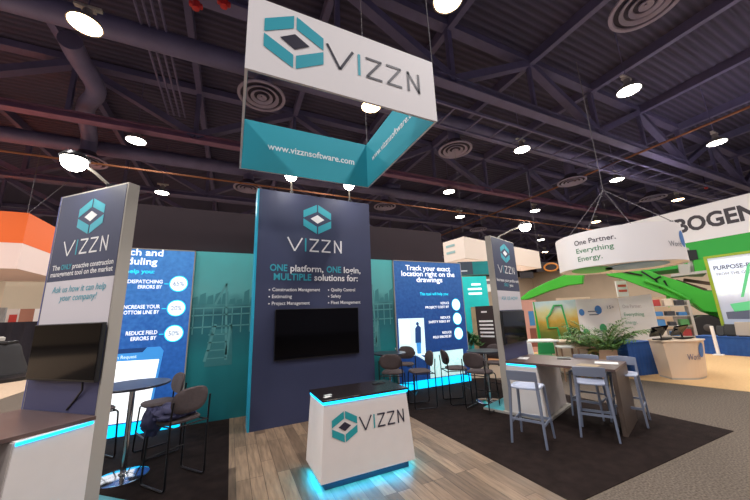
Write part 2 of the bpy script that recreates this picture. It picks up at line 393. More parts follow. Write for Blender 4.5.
def lightbox(x0, label, m, W=2.235):
    t = thing('lightbox_display', label, 'lightbox', (x0, 7.10, 0))
    MB().box(0, W, -.06, .09, .2, 3.26).build('graphic', m, t)
    fr = MB(); fr.box(-.02, 0, -.065, .09, 0, 3.28); fr.box(W, W+.02, -.065, .09, 0, 3.28); fr.box(-.02, W+.02, -.065, .09, 3.26, 3.28); fr.build('frame', GREYSIDE, t)
    MB().box(0, W, -.07, .09, 0.01, .2).build('base_light', GLOWB, t)
    return t
lb = lightbox(-2.70, 'blue backlit display with white percentage circles and a tablet picture', BLUE, 1.96)
o = -2.70; v = -.066
text(lb, 'Dispatch and', -2.32-o, -1.27-o, 3.14, .125, GW, .015, v); text(lb, 'Scheduling', -2.2-o, -1.35-o, 2.965, .125, GW, .015, v)
text(lb, 'This tool will help you:', -2.5-o, -1.38-o, 2.80, .07, GC, .02, v)
for a, b, za, pc in ((('REDUCE DISPATCHING', -2.12), ('ERRORS BY', -1.61), 2.61, '65%'), (('INCREASE YOUR', -1.8), ('BOTTOM LINE BY', -1.81), 2.14, '20%'), (('REDUCE FIELD', -1.7), ('ERRORS BY', -1.62), 1.67, '50%')):
    text(lb, a[0], a[1]-o, -1.23-o, za, .065, GW, .015, v); text(lb, b[0], b[1]-o, -1.235-o, za-.1, .065, GW, .015, v)
    c = MB(); disc(c, -.965-o, za-.005, .155, v+.001); rg_ = c.build('circle_ring', GC, lb)
    c = MB(); disc(c, -.965-o, za-.005, .138, v); c.build('circle', GW, rg_)
    text(lb, pc, -1.055-o, -.875-o, za-.045, .085, GSTEEL, .01, v-.004); q = MB(); stroke(q, (-1.2-o, za-.01), (-1.13-o, za-.01), .012, v); q.build('leader_line', GC, lb)
c = MB(); disc(c, -1.94-o, 2.38, .13, v); c.build('circle', GC, lb)
tb = MB(); tb.poly([(-2.69-o, v, .22), (-1.215-o, v, .22), (-1.10-o, v, 1.36), (-1.16-o, v, 1.44), (-2.6-o, v, 1.44)]); tpic = tb.build('tablet_picture', GB, lb)
tb = MB(); tb.poly([(-2.65-o, v-.001, .22), (-1.25-o, v-.001, .22), (-1.155-o, v-.001, 1.22), (-2.6-o, v-.001, 1.25)]); tb.build('tablet_page', GW, tpic)
tb = MB(); tb.poly([(-2.0-o, v-.001, 1.36), (-1.42-o, v-.001, 1.36), (-1.36-o, v-.001, 1.44), (-2.06-o, v-.001, 1.44)]); tb.build('tablet_notch', GLINE, tpic)
text(lb, 'Dispatch Request', -2.0-o, -1.5-o, 1.27, .055, GPALE, .01, v-.002)
tb = MB()
for k in range(7): stroke(tb, (-2.5-o, 1.12-k*.12), (-1.45-.04*(k % 3)-o, 1.12-k*.12), .014, v-.002)
tb.build('page_lines', GPALE, tpic)
rb = lightbox(3.84, 'dark blue backlit display with a heading about tracking location on drawings', BLUE2)
o = 3.84
text(rb, 'Track your exact', 4.2-o, 5.69-o, 3.02, .135, GW, .014, v); text(rb, 'location right on the', 4.06-o, 5.83-o, 2.86, .135, GW, .014, v); text(rb, 'drawings', 4.52-o, 5.38-o, 2.70, .135, GW, .014, v)
text(rb, 'This tool will help you:', 4.6-o, 5.55-o, 2.34, .075, GC, .015, v)
for a, b, zz in ((('REDUCE', 5.26), ('PROJECT COST BY', 4.75), 2.09), (('REDUCE', 5.22), ('SAFETY RISKS BY', 4.82), 1.70), (('REDUCE', 5.24), ('FIELD ERRORS BY', 4.93), 1.30)):
    text(rb, a[0], a[1]-o, 5.545-o, zz, .06, GW, .015, v); text(rb, b[0], b[1]-o, 5.535-o, zz-.105, .06, GW, .015, v)
    c = MB(); disc(c, 5.79-o, zz-.02, .168, v, sx=.9); rg_ = c.build('circle_ring', GC, rb); c = MB(); disc(c, 5.79-o, zz-.02, .15, v-.001, sx=.9); c.build('circle', GW, rg_)
    text(rb, '30%' if zz > 2 else '45%', 5.72-o, 5.86-o, zz-.05, .06, GSTEEL, 0, v-.005)
pm = MB(); pm.poly([(3.885-o, v, .82), (4.66-o, v, .80), (4.67-o, v, 1.74), (3.89-o, v, 1.75)]); pht = pm.build('photo_print', GPALE, rb)
pm = MB(); pm.poly([(3.93-o, v-.001, 1.15), (4.2-o, v-.001, 1.13), (4.22-o, v-.001, 1.68), (3.94-o, v-.001, 1.69)]); pm.build('photo_window', GW, pht)
pm = MB(); pm.poly([(4.36-o, v-.001, 1.12), (4.54-o, v-.001, 1.1), (4.56-o, v-.001, 1.5), (4.47-o, v-.001, 1.58), (4.38-o, v-.001, 1.48)]); disc(pm, 4.46-o, 1.6, .045, v-.001, 12)
pm.build('figure_print', GLINE, pht)
pm = MB(); pm.poly([(4.40-o, v-.0015, .85), (4.52-o, v-.0015, .85), (4.53-o, v-.0015, 1.12), (4.39-o, v-.0015, 1.12)]); pm.build('figure_trousers', GB, pht)
MAPM = print_mat('lit_map_print', [(0, (110, 160, 160)), (.5, (190, 228, 228)), (1, (225, 245, 240))], lo=-1, hi=2, noise_amt=.9, nscale=14, emit=.85)
MB().slab([(4.75-o, v, .22), (5.87-o, v, .22), (5.88-o, v, .86), (4.79-o, v, .85)], (0, -.002, 0)).build('map_print', MAPM, rb)
cv = MB(); cv.tube([(4.35-o+.5*math.sin(k/9*1.3), v, .85-.35*k/9) for k in range(10)], .03, 6); cv.build('curved_line', GPALE, rb)

# ------------------------------------------------------------------ center tower
C0 = (.349, 6.061, 0); CA = math.radians(2.213); CW, CH = 2.438, 4.403
ce = thing('display_tower', 'tall wide navy display tower in the middle with white headline and a screen', 'display tower', C0, CA)
MB().box(.03, CW, 0, .3, 0, CH).build('panel', NAVY, ce, bevel=.004)
MB().box(0, .03, -.004, .3, 0, CH).build('side_trim', mat('cyan_edge', (40, 170, 205), .4), ce)
emblem(ce, 1.205, 3.89, .6, .66, TEALP, WHITEP); wordmark(ce, .58, 1.74, 3.18, 3.455, WHITEP, TEALP)
text(ce, 'ONE', .275, .60, 2.765, .125, TEALP, .02); text(ce, 'platform,', .66, 1.33, 2.765, .125, WHITEP, .02)
text(ce, 'ONE', 1.40, 1.72, 2.765, .125, TEALP, .02); text(ce, 'login,', 1.78, 2.17, 2.765, .125, WHITEP, .02)
text(ce, 'MULTIPLE', .35, 1.08, 2.59, .125, TEALP, .02); text(ce, 'solutions for:', 1.14, 2.1, 2.59, .125, WHITEP, .02)
for x0, rows in ((.27, (('Construction Management', .99), ('Estimating', .43), ('Project Management', .78))), (1.43, (('Quality Control', .6), ('Safety', .28), ('Fleet Management', .72)))):
    for k, (s, w) in enumerate(rows):
        z = 2.375-k*.13; b = MB(); disc(b, x0+.01, z+.025, .014, -.006, 10); b.build('bullet', WHITEP, ce); text(ce, s, x0+.06, x0+w, z, .062, WHITEP, .015)

def television(name_label, loc, rz, w, h, sx=0):
    t = thing('television', name_label, 'television', loc, rz)
    cs_ = MB().box(0, w, -.04, 0, 0, h).build('casing', BLACK, t, bevel=.006)
    MB().box(.012, w-.012, -.043, -.039, .02, h-.012).build('screen', SCREEN, cs_)
    MB().box(w*.3, w*.7, 0, .02, h*.3, h*.7).build('wall_bracket', METAL, t)
    return t
def local(o, a, x, y, z): return (o[0]+x*math.cos(a)-y*math.sin(a), o[1]+x*math.sin(a)+y*math.cos(a), z)
television('large black television on the navy center tower', local(C0, CA, .389, -.025, 1.111), CA, 1.682, .923)

# arm spotlights over the towers
def arm_light(base, head, label):
    base, head = Vector(base), Vector(head)
    t = thing('arm_spotlight', label, 'spotlight', base, 0, 'arm spotlights')
    d = head-base
    MB().box(-.03, .03, -.05, .05, -.01, .05).build('clamp', METAL, t)
    MB().tube([(0,0,.03), d*.5+Vector((0,0,.03)), d*.92], .016, 8).build('arm', GREYSIDE, t, True)
    b = MB().lathe([(.03, .06), (.09, .05), (.13, .0), (.125, -.02)], 18); b.map(lambda q: q+d); b.build('lamp_head', METAL, t, True)
    b = MB().lathe([(.005, -.15), (.05, -.14), (.09, -.11), (.112, -.06), (.115, -.015)], 18); b.map(lambda q: q+d); b.build('bulb', LAMP, t, True)
    return head
heads = []
for px, py, bu, lbl in ((291, 174, .66, 'left of the two arm spotlights on top of the center tower'), (349, 183, 1.97, 'right of the two arm spotlights on top of the center tower')):
    heads.append(arm_light(local(C0, CA, bu, .05, CH), aty(px, py, 5.72), lbl))

# ------------------------------------------------------------------ corner towers with counter
def corner_tower(o, a, label, H_, tz, vend, side):
    t = thing('display_tower', label, 'display tower', (o[0], o[1], 0), a); W = 1.138
    MB().box(-.05, W+.05, -.66, .52, 0, .045).build('platform', GREYSIDE, t, bevel=.004)
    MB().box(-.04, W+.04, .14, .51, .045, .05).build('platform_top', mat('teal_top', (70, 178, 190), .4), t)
    MB().box(0, W, 0, .12, .045, H_).build('body', GREYSIDE, t, bevel=.003)
    MB().box(.02, W-.02, -.004, 0, 2.25 if side == 'R' else 2.36, H_-.02).build('navy_graphic', NAVY, t)
    MB().box(.02, W-.02, -.004, 0, 1.86, 2.25 if side == 'R' else 2.36).build('white_graphic', mat('pale_print', (222, 216, 222), .5), t)
    MB().box(.02, W-.02, -.004, 0, tz, 1.86).build('lower_graphic', mat('lower_navy_print', (68, 70, 108), .5), t)
    MB().box(-.012, 0, -.004, .12, .045, H_).build('edge_strip', mat('periwinkle_edge', (104, 110, 170), .5), t) if side == 'L' else None
    emblem(t, .60, 3.08 if side == 'L' else 3.06, .43, .43, TEALP, WHITEP, -.007)
    if side == 'L':
        wordmark(t, .20, .95, 2.645, 2.82, WHITEP, TEALP, -.007, .019)
        text(t, 'The', .08, .215, 2.49, .055, WHITEP, .02, -.007); text(t, 'ONLY', .235, .41, 2.49, .055, TEALP, .02, -.007); text(t, 'proactive construction', .43, 1.08, 2.49, .055, WHITEP, .02, -.007)
        text(t, 'management tool on the market', .07, 1.085, 2.415, .055, WHITEP, .02, -.007)
        text(t, 'Ask us how it can help', .15, 1.02, 2.23, .07, TEALP, .0, -.007, .2); text(t, 'your company!', .30, .9, 2.135, .07, TEALP, 0, -.007, .2)
    else:
        wordmark(t, .165, .97, 2.62, 2.78, WHITEP, TEALP, -.007, .018)
        text(t, 'Increase your profits with', .055, 1.12, 2.44, .06, WHITEP, .02, -.007); text(t, 'ONLY', .36, .58, 2.345, .06, TEALP, .02, -.007); text(t, 'you', .62, .8, 2.345, .06, WHITEP, .02, -.007)
        text(t, 'ASK US HOW!', .16, .96, 2.06, .075, TEALP, 0, -.007)
    # cabinet under the top
    ct_ = tz-.035; dv_ = .54
    MB().hexa([(.0, -dv_-.05, .045), (W, -dv_-.05, .045), (W, -.0, .045), (0, 0, .045)], [(.0, -dv_, ct_), (W, -dv_, ct_), (W, 0, ct_), (0, 0, ct_)]).build('cabinet', WHITE, t, bevel=.003)
    cab = [c for c in t.children if c.name.startswith('cabinet')][0]
    MB().hexa([(.01, -dv_-.06, .06), (W-.01, -dv_-.06, .06), (W-.01, -dv_-.045, .06), (.01, -dv_-.045, .06)], [(.01, -dv_-.01, ct_-.01), (W-.01, -dv_-.01, ct_-.01), (W-.01, -dv_, ct_-.01), (.01, -dv_, ct_-.01)]).build('cabinet_door', mat('pale_woodgrain', (206, 196, 190), .5, var=.1, scale=4), cab)
    x = W+.004 if side == 'L' else -.012
    MB().box(x, x+.008, -dv_, -.02, ct_-.03, ct_-.008).build('led_strip', LED, t)
    tp = mat('brown_wood_top', (92, 72, 68), .35, var=.12, scale=3)
    e = .015
    MB().hexa([(-e, vend, tz-.035), (.97, vend, tz-.035), (W+e, -.005, tz-.035), (-e, -.005, tz-.035)], [(-e, vend, tz), (.97, vend, tz), (W+e, -.005, tz), (-e, -.005, tz)]).build('worktop', tp, t, bevel=.003)
    MB().box(.0, .95, vend+.0, vend+.06, 0.0, tz-.035).build('end_panel', mat('brown_end_panel', (88, 73, 64), .45, var=.08, scale=3), t, bevel=.003)
    return t
QO, QA = (-1.948, 4.756), math.radians(-42.498); TO, TA = (4.733, 4.49), math.radians(18.7)
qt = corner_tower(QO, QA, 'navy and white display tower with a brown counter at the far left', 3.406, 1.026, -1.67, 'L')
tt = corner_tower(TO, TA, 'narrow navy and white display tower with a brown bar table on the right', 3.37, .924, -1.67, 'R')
ql = television('black television on the left tower above its brown counter', local(QO, QA, .10, -.03, 1.33), QA, 1.06, .56)
MB().tube([(.86, -.02, .0), (.84, .0, -.08), (.7, .02, -.2), (.62, .02, -.275)], .009, 6).build('power_cable', BLACK, ql, True)
television('black television on the narrow right tower above the bar table', local(TO, TA, -.05, -.03, 1.215), TA, 1.08, .63)
heads.append(arm_light(local(QO, QA, .75, .06, 3.406), aty(75, 158, 4.15), 'arm spotlight on top of the left tower'))
heads.append(arm_light(local(TO, TA, .45, .06, 3.37), local(TO, TA, .72, -.45, 3.62), 'arm spotlight on top of the narrow right tower'))

# papers on the right worktop
def flat(name, o, a, x, y, z, w, d, m, label, cat, r=.2, h=.004):
    ob = MB().box(-w/2, w/2, -d/2, d/2, 0, h).build(name, m); ob.location = local(o, a, x, y, z); ob.rotation_euler = (0, 0, a+r); return tag(ob, label, cat)
PAPER = mat('paper', (232, 230, 228), .6)
flat('brochure', TO, TA, .62, -1.45, .924, .24, .32, PAPER, 'white brochure lying at the near end of the right bar table', 'brochure')
flat('brochure', TO, TA, .22, -1.28, .924, .22, .3, mat('tan_paper', (170, 150, 120), .6), 'tan brochure beside the white one on the right bar table', 'brochure', -.15)
flat('brochure', TO, TA, .5, -.14, .924, .3, .18, PAPER, 'white paper on the bar table against the right tower', 'paper')
flat('tablet_computer', TO, TA, .85, -.75, .924, .3, .22, BLACK, 'black tablet lying on the middle of the right bar table', 'tablet', .3, .012)

# ------------------------------------------------------------------ reception counter
RO, RA = (1.002, 3.712), math.radians(.744)
rc = thing('reception_counter', 'white tapered reception counter with teal emblem and glowing cyan underside', 'counter', (RO[0], RO[1], 0), RA)
zt, zk = .885, .09
MB().hexa([(-.03, -.055, zk), (1.17, -.055, zk), (1.17, .64, zk), (-.03, .64, zk)], [(.02, 0, zt), (1.12, 0, zt), (1.12, .62, zt), (.02, .62, zt)]).build('body', WHITE, rc, bevel=.004)
MB().box(.03, 1.10, .0, .58, 0.008, zk).build('plinth', mat('dark_plinth', (38, 46, 62), .5), rc)
MB().box(0, 1.14, -.02, .63, zt+.012, .92).build('worktop', mat('black_worktop', (36, 31, 34), .22), rc, bevel=.003)
MB().box(.01, 1.13, -.012, -.004, zt-.018, zt+.012).box(.008, .014, 0, .6, zt-.018, zt+.012).build('led_strip', LED, rc)
MB().box(.02, 1.11, -.016, -.004, zk-.01, zk-.002).box(.012, .024, -.0, .58, zk-.01, zk-.002).box(1.106, 1.118, -.0, .58, zk-.01, zk-.002).build('underglow_strip', UNDER, rc)
def strip_light(p, length, energy, rot):
    l = bpy.data.lights.new('led_light', 'AREA'); l.shape = 'RECTANGLE'; l.size = length; l.size_y = .012; l.energy = energy; l.color = (0, .6, 1)
    o_ = bpy.data.objects.new('led_light', l); COL.objects.link(o_); o_.location = p; o_.rotation_euler = rot
strip_light(local(RO, RA, .57, -.022, zk-.006), 1.1, 3.6, (-.75, 0, RA)); strip_light(local(RO, RA, .004, .29, zk-.006), .58, 3, (0, .75, RA+0) if False else (-.75, 0, RA-PI/2)); strip_light(local(RO, RA, 1.128, .29, zk-.006), .58, 3, (-.75, 0, RA+PI/2))
tilt = .055/(zt-zk)
def on_front(before):
    for ch in [c for c in rc.children if c not in before]+[g for c in rc.children if c not in before for g in c.children]:
        for vv in ch.data.vertices: vv.co.y += -(zt-vv.co.z)*tilt
before = set(rc.children)
RT = mat('teal_deep_print', (36, 160, 168), .5)
emblem(rc, .263, .61, .31, .33, RT, DARKP); wordmark(rc, .44, 1.055, .53, .68, DARKP, RT)
on_front(before)
flat('business_card', RO, RA, .10, .12, .92, .09, .05, PAPER, 'white card on the left front corner of the reception counter, nearer the edge', 'card', .3)
flat('business_card', RO, RA, .13, .2, .92, .09, .05, mat('grey_paper', (200, 205, 205), .6), 'grey card behind the white card on the reception counter', 'card', .15)
flat('smartphone', RO, RA, .93, .42, .92, .17, .08, BLACK, 'black phone lying at the right back of the reception counter', 'phone', .2, .01)

# ------------------------------------------------------------------ hanging frame sign
SX0, SX1, SY0, SY1, SZ0, SZ1 = -.013, 2.40, 2.952, 5.296, 4.395, 5.34
sg = thing('hanging_sign', 'square white hanging frame sign with teal inner faces above the booth', 'hanging sign', (SX0, SY0, SZ0))
W, Dp, Hh = SX1-SX0, SY1-SY0, SZ1-SZ0; T = .03
FAB = mat('white_fabric', (238, 234, 236), .7); TEALF = mat('teal_fabric', (52, 164, 182), .7)
MB().box(0, W, 0, T, 0, Hh).build('front_panel', FAB, sg); MB().box(0, W, Dp-T, Dp, 0, Hh).build('back_panel', FAB, sg)
MB().box(0, T, T, Dp-T, 0, Hh).build('side_panel', FAB, sg); MB().box(W-T, W, T, Dp-T, 0, Hh).build('side_panel', FAB, sg)
e = .003
MB().box(T, W-T, T, T+e, .0, Hh).box(T, W-T, Dp-T-e, Dp-T, .0, Hh).box(T, T+e, T, Dp-T, .0, Hh).box(W-T-e, W-T, T, Dp-T, .0, Hh).build('inner_lining', TEALF, sg)
emblem(sg, .50, .515, .66, .72, TEALP, DARKP); wordmark(sg, .855, 2.165, .34, .645, DARKP, TEALP)
text(sg, 'www.vizznsoftware.com', .44, 2.1, .44, .125, WHITEP, .015, Dp-T-e-.004)
it = letters(MB(), 'www.vizznsoftware.com', .3, 2.0, .44, .125, .015, 0).map(lambda q: Vector((W-T-e-.004, Dp-q.x, q.z))); it.build('lettering', WHITEP, sg)
for k, (x, y) in enumerate(((0, 0), (W, 0), (0, Dp), (W, Dp))):
    MB().tube([(x, y, Hh), (x*.98, y, 6.0)], .006, 5).build('suspension_cable', CABLE, sg)

# ------------------------------------------------------------------ sled-base bar chairs
def make_chair(label):
    t = thing('bar_chair', label, 'chair', (0,0,0), 0, 'sled base bar chairs')     # faces +y
    seatm = mat('brown_upholstery', (84, 72, 72), .85, var=.1, scale=30, bump=.2, bscale=200)
    fm = mat('black_tube', (40, 37, 40), .35, .7)
    mb = MB(); n = 28; ring = []
    for r, z in ((.0, .775), (.6, .775), (.9, .768), (1., .745), (.96, .722), (.6, .715), (.0, .715)):
        ring.append((r, z))
    vs = []; fs = []
    for r, z in ring:
        for k in range(n):
            a = 2*PI*k/n; c, s = math.cos(a), math.sin(a); p = 1/((abs(c)**3.5+abs(s)**3.5)**(1/3.5))
            vs.append((.225*p*c*max(r, .001), .02+.215*p*s*max(r, .001), z))
    for i in range(len(ring)-1):
        for k in range(n): fs.append((i*n+k, i*n+(k+1) % n, (i+1)*n+(k+1) % n, (i+1)*n+k))
    mb.add(vs, [f[::-1] for f in fs]); mb.build('seat', seatm, t, True)
    vs = []; fs = []; prof = ((.001, -.028), (.7, -.028), (.96, -.012), (1., .005), (.9, .022), (.6, .026), (.001, .026))
    for r, d in prof:
        for k in range(n):
            a = 2*PI*k/n; c, s = math.cos(a), math.sin(a); p = 1/((abs(c)**2.6+abs(s)**2.6)**(1/2.6))
            x = .232*p*c*r; z = .165*p*s*r; x *= 1+.12*(-s if s < 0 else 0)*0
            vs.append((x, -.235-d-.10*(x*x)/.053*-.35 - z*.12, 1.0+z))
    for i in range(len(prof)-1):
        for k in range(n): fs.append((i*n+k, i*n+(k+1) % n, (i+1)*n+(k+1) % n, (i+1)*n+k))
    MB().add(vs, fs).build('backrest', seatm, t, True)
    for s in (-1, 1):
        x = .235*s
        MB().tube(fillet([(x*.98, -.255, 1.02), (x, -.235, .80), (x, -.235, .012), (x, .23, .012), (x*.95, .20, .70), (x*.4, .19, .705)], .05), .0115, 8).build('side_frame', fm, t, True)
    MB().tube([(-.228, .213, .30), (.228, .213, .30)], .0105, 8).build('footrest', fm, t, True)
    MB().tube([(-.235, -.235, .70), (.235, -.235, .70)], .0105, 8).tube([(-.2, -.235, .705), (-.2, .19, .705)], .01, 8).tube([(.2, -.235, .705), (.2, .19, .705)], .01, 8).build('seat_support', fm, t, True)
    for ch in t.children:
        for vv in ch.data.vertices: vv.co.z *= .915
    return t
chairs = [(-.53, 4.85, (-.62, .78), 'brown bar chair with a navy jacket on its seat'),
 (-.90, 5.95, (-.9, -.42), 'brown bar chair behind the chair with the jacket, at the left high table'),
 (-1.72, 6.0, (.65, -.75), 'bar chair at the far side of the left high table, partly behind the left tower'),
 (-1.78, 5.38, (.95, .1), 'bar chair mostly hidden behind the left tower, nearer its platform'),
 (3.12, 6.0, (.45, .6), 'dark bar chair seen from behind just above the reception counter corner'),
 (3.86, 6.78, (-.5, -.6), 'dark bar chair behind the middle high table against the blue display'),
 (3.66, 5.78, (-.95, .25), 'dark bar chair seen from its side right of the middle high table'),
 (4.44, 5.62, (.75, -.25), 'dark bar chair facing the right high table, its back to the map picture'),
 (4.55, 5.0, (.8, .3), 'dark bar chair nearest the camera at the high table by the right tower'),
 (5.62, 5.62, (-.8, -.5), 'dark bar chair behind the high table by the right tower, mostly hidden')]
c0 = None
for x, y, d, lbl in chairs:
    rz = math.atan2(d[1], d[0])-PI/2
    if c0 is None:
        c0 = make_chair(lbl); c0.location = (x, y, .008); c0.rotation_euler = (0, 0, rz)
    else: dup(c0, (x, y, .008), rz, lbl)
# navy jacket heaped over the first chair's seat
def jacket():
    cx, cy, rz = chairs[0][0], chairs[0][1], math.atan2(chairs[0][2][1], chairs[0][2][0])-PI/2
    jm = mat('navy_cloth', (58, 58, 92), .8, var=.25, scale=14)
    def crumple(c, r, seed, flat, n=40, m=22, floor_z=None):
        vs = []; fs = []
        for j in range(m+1):
            ph = -PI/2+PI*j/m
            for i in range(n):
                th = 2*PI*i/n; d = Vector((math.cos(ph)*math.cos(th), math.cos(ph)*math.sin(th), math.sin(ph)))
                k = 1+.30*noise.noise(d*1.9+Vector((seed, 0, 0)))+.20*abs(noise.noise(d*4.2+Vector((0, seed, 0))))-.12*abs(noise.noise(d*8+Vector((0, 0, seed))))
                p = Vector((c[0]+d.x*r[0]*k, c[1]+d.y*r[1]*k, c[2]+d.z*r[2]*k))
                if floor_z is not None: p.z = max(p.z, floor_z)
                vs.append(p)
        for j in range(m):
            for i in range(n): fs.append((j*n+i, j*n+(i+1) % n, (j+1)*n+(i+1) % n, (j+1)*n+i))
        return vs, fs
    root = thing('jacket', 'crumpled navy jacket lying on the seat of a brown bar chair', 'jacket', (cx, cy, .008), rz)
    MB().add(*crumple((-.02, .03, .755), (.24, .21, .085), 1.7, 0, floor_z=.712)).build('body', jm, root, True)
    MB().add(*crumple((-.19, .20, .68), (.11, .12, .15), 5.1, 0)).build('hanging_part', jm, root, True)
    sl = [Vector(q) for q in ((.18, .0, .80), (.08, .13, .825), (-.06, .19, .80), (-.2, .27, .74), (-.24, .30, .62))]
    sl = fillet(sl, .1, 4); rr = [.05+.012*math.sin(i*1.9) for i in range(len(sl))]
    MB().tube(sl, rr, 12).build('sleeve', jm, root, True)
jacket()

def high_table(x, y, h, r, label, topm):
    t = thing('high_table', label, 'table', (x, y, .008), 0, 'round high tables')
    MB().lathe([(.01, h-.03), (r-.02, h-.03), (r, h-.018), (r, h-.006), (r-.006, h), (.01, h)], 40).build('tabletop', topm, t, True)
    MB().tube([(0, 0, .02), (0, 0, h-.03)], .032, 16).build('pole', CHROME, t, True)
    MB().lathe([(.275, 0), (.275, .006), (.25, .014), (.05, .03), (.04, .05)], 40).build('base', CHROME, t, True)
TOPD = mat('dark_table_top', (52, 50, 62), .3)
high_table(-1.12, 5.26, 1.08, .42, 'round dark high table beside the left tower', TOPD)
high_table(3.34, 6.55, 1.0, .38, 'round dark high table in the middle, in front of the teal mural', TOPD)
high_table(5.02, 5.3, 1.02, .38, 'round dark high table beside the narrow right tower', TOPD)

# ------------------------------------------------------------------ grey bar stools
def make_stool(label):
    t = thing('bar_stool', label, 'stool', (0,0,0), 0, 'grey bar stools at the right bar table')      # faces +y, origin between legs
    pm = mat('grey_blue_plastic', (122, 130, 150), .42); ps = mat('pale_seat_plastic', (178, 186, 210), .4)
    vs = []; fs = []; n = 11
    for j in range(n):
        for i in range(n):
            u, w = -1+2*i/(n-1), -1+2*j/(n-1); x = .205*u*(1-.08*w*w*abs(u)); y = .2*w*(1-.1*u*u*abs(w))
            vs.append((x, y, .75-.022*(1-u*u)*(1-w*w)+.0))
    for j in range(n-1):
        for i in range(n-1): fs.append((j*n+i, j*n+i+1, (j+1)*n+i+1, (j+1)*n+i))
    o = MB().add(vs, fs).build('seat', ps, t, True); sd = o.modifiers.new('thickness', 'SOLIDIFY'); sd.thickness = .028; sd.offset = -1
    for s in (-1, 1):
        MB().hexa(*[[(s*(cx+a), cy+b, z) for a, b in ((-w_, -w_), (w_, -w_), (w_, w_), (-w_, w_))] for cx, cy, z, w_ in ((.225, .24, 0, .013), (.185, .175, .735, .019))]).build('front_leg', pm, t, bevel=.005)
        mb = MB()
        sec = [(.225, -.245, 0, .013), (.188, -.185, .72, .019), (.19, -.215, .97, .014)]
        for k in range(2):
            mb.hexa(*[[(s*(cx+a), cy+b, z) for a, b in ((-w_, -w_*1.1), (w_, -w_*1.1), (w_, w_*1.1), (-w_, w_*1.1))] for cx, cy, z, w_ in sec[k:k+2]])
        mb.build('rear_leg', pm, t, bevel=.004)
        MB().bar((s*.212, -.224, .27), (s*.212, .218, .27), .018, .03).build('side_stretcher', pm, t)
    MB().bar((-.213, .22, .26), (.213, .22, .26), .022, .034).build('footrest', pm, t); MB().bar((-.21, -.222, .32), (.21, -.222, .32), .018, .03).build('rear_stretcher', pm, t)
    vs = []; fs = []; nn = 15
    for i in range(nn):
        u = -1+2*i/(nn-1); y = -.205-.045*(1-u*u)
        for dy in (-.012, .012):
            for z in (.845, .985): vs.append((.205*u, y+dy-(z-.845)*.1, z-(.012*u*u if z > .9 else 0)))
    for i in range(nn-1):
        a, b = i*4, i*4+4; fs += [(a, b, b+1, a+1), (a+2, a+3, b+3, b+2), (a+1, b+1, b+3, a+3), (a, a+2, b+2, b)]
    fs += [(0, 1, 3, 2), ((nn-1)*4, (nn-1)*4+2, (nn-1)*4+3, (nn-1)*4+1)]
    MB().add(vs, fs).build('backrest', pm, t, True, bevel=.005)
    return t
stools = [(4.06, 3.5, (.9, .42), 'grey bar stool nearest the reception counter, in front of the white cabinet'),
          (5.05, 3.16, (.88, .5), 'grey bar stool on the near side of the bar table, beside its end panel'),
          (5.84, 3.74, (-.95, -.3), 'grey bar stool across the bar table, its back left of the palm'),
          (6.03, 3.24, (-.93, -.36), 'grey bar stool across the bar table nearest its end, right of the other far stool')]
s0 = None
for x, y, d, lbl in stools:
    rz = math.atan2(d[1], d[0])-PI/2
    if s0 is None: s0 = make_stool(lbl); s0.location = (x, y, .008); s0.rotation_euler = (0, 0, rz)
    else: dup(s0, (x, y, .008), rz, lbl)

# ------------------------------------------------------------------ neighbouring booths, right
CREAM = mat('cream_laminate', (232, 208, 182), .5); GREEN = mat('machine_green', (58, 178, 44), .45, var=.06, scale=2); GREEN2 = mat('banner_green', (44, 170, 62), .6)
BLUEC = mat('blue_cloth', (36, 84, 156), .8, var=.15, scale=5); PALEW = mat('pale_wall_panel', (244, 240, 236), .6)
GREYM = mat('pale_grey_steel', (186, 180, 172), .5); TYRE = mat('tyre_rubber', (46, 42, 42), .8)
LEAF = mat('palm_leaf', (84, 122, 58), .55, var=.35, scale=4); LEAF2 = mat('bush_leaf', (52, 96, 44), .6, var=.3, scale=8)

# round hanging sign
ctr = atd(618.5, 268.5, 9.7); Rr = 1.60; zh = 1.06
rs = thing('round_hanging_sign', 'round white hanging sign with dark and green words about one partner', 'hanging sign', (ctr.x, ctr.y, ctr.z))
n = 72; ring = []
mb = MB()
for r, z in ((Rr, 0), (Rr, zh), (Rr-.04, zh), (Rr-.04, 0)):
    for k in range(n): mb.v.append((r*math.cos(2*PI*k/n), r*math.sin(2*PI*k/n), z))
for i in range(4):
    for k in range(n): mb.f.append((i*n+k, i*n+(k+1) % n, ((i+1) % 4)*n+(k+1) % n, ((i+1) % 4)*n+k))
mb.build('drum', FAB, rs, True)
MB().lathe([(.01, .03), (Rr-.03, .03), (Rr-.03, .045), (.01, .045)], 60).build('underside', FAB, rs)
a0 = math.atan2(-ctr.y, -ctr.x)                 # bearing towards the booth
LX, LZ = Vector((math.cos(a0), math.sin(a0), 0)), Vector((-math.sin(a0), math.cos(a0), 0))
def globe(cols, cx, cy, r, half):
    pts = []
    for k in range(25):
        t = PI*k/24+(0 if half else PI); pts.append(LZ*(cx+r*math.cos(t))+LX*(cy+r*.98*math.sin(t))+Vector((0, 0, .022)))
    return MB().slab(pts, (0, 0, -.006)).build('globe_print', cols, rs)
def lens(cols, c, ra, rb, th):
    pts = [LZ*(c[0]+ra*math.cos(t)*math.cos(th)-rb*math.sin(t)*math.sin(th))+LX*(c[1]+ra*math.cos(t)*math.sin(th)+rb*math.sin(t)*math.cos(th))+Vector((0, 0, .022)) for t in [2*PI*k/40 for k in range(40)]]
    MB().slab(pts, (0, 0, -.006)).build('globe_print', cols, rs)
lens(mat('globe_blue', (140, 180, 216), .6), (.43, .08), .77, .98, 0); lens(mat('globe_green', (92, 200, 112), .6), (-.69, .04), .56, 1.06, 0)
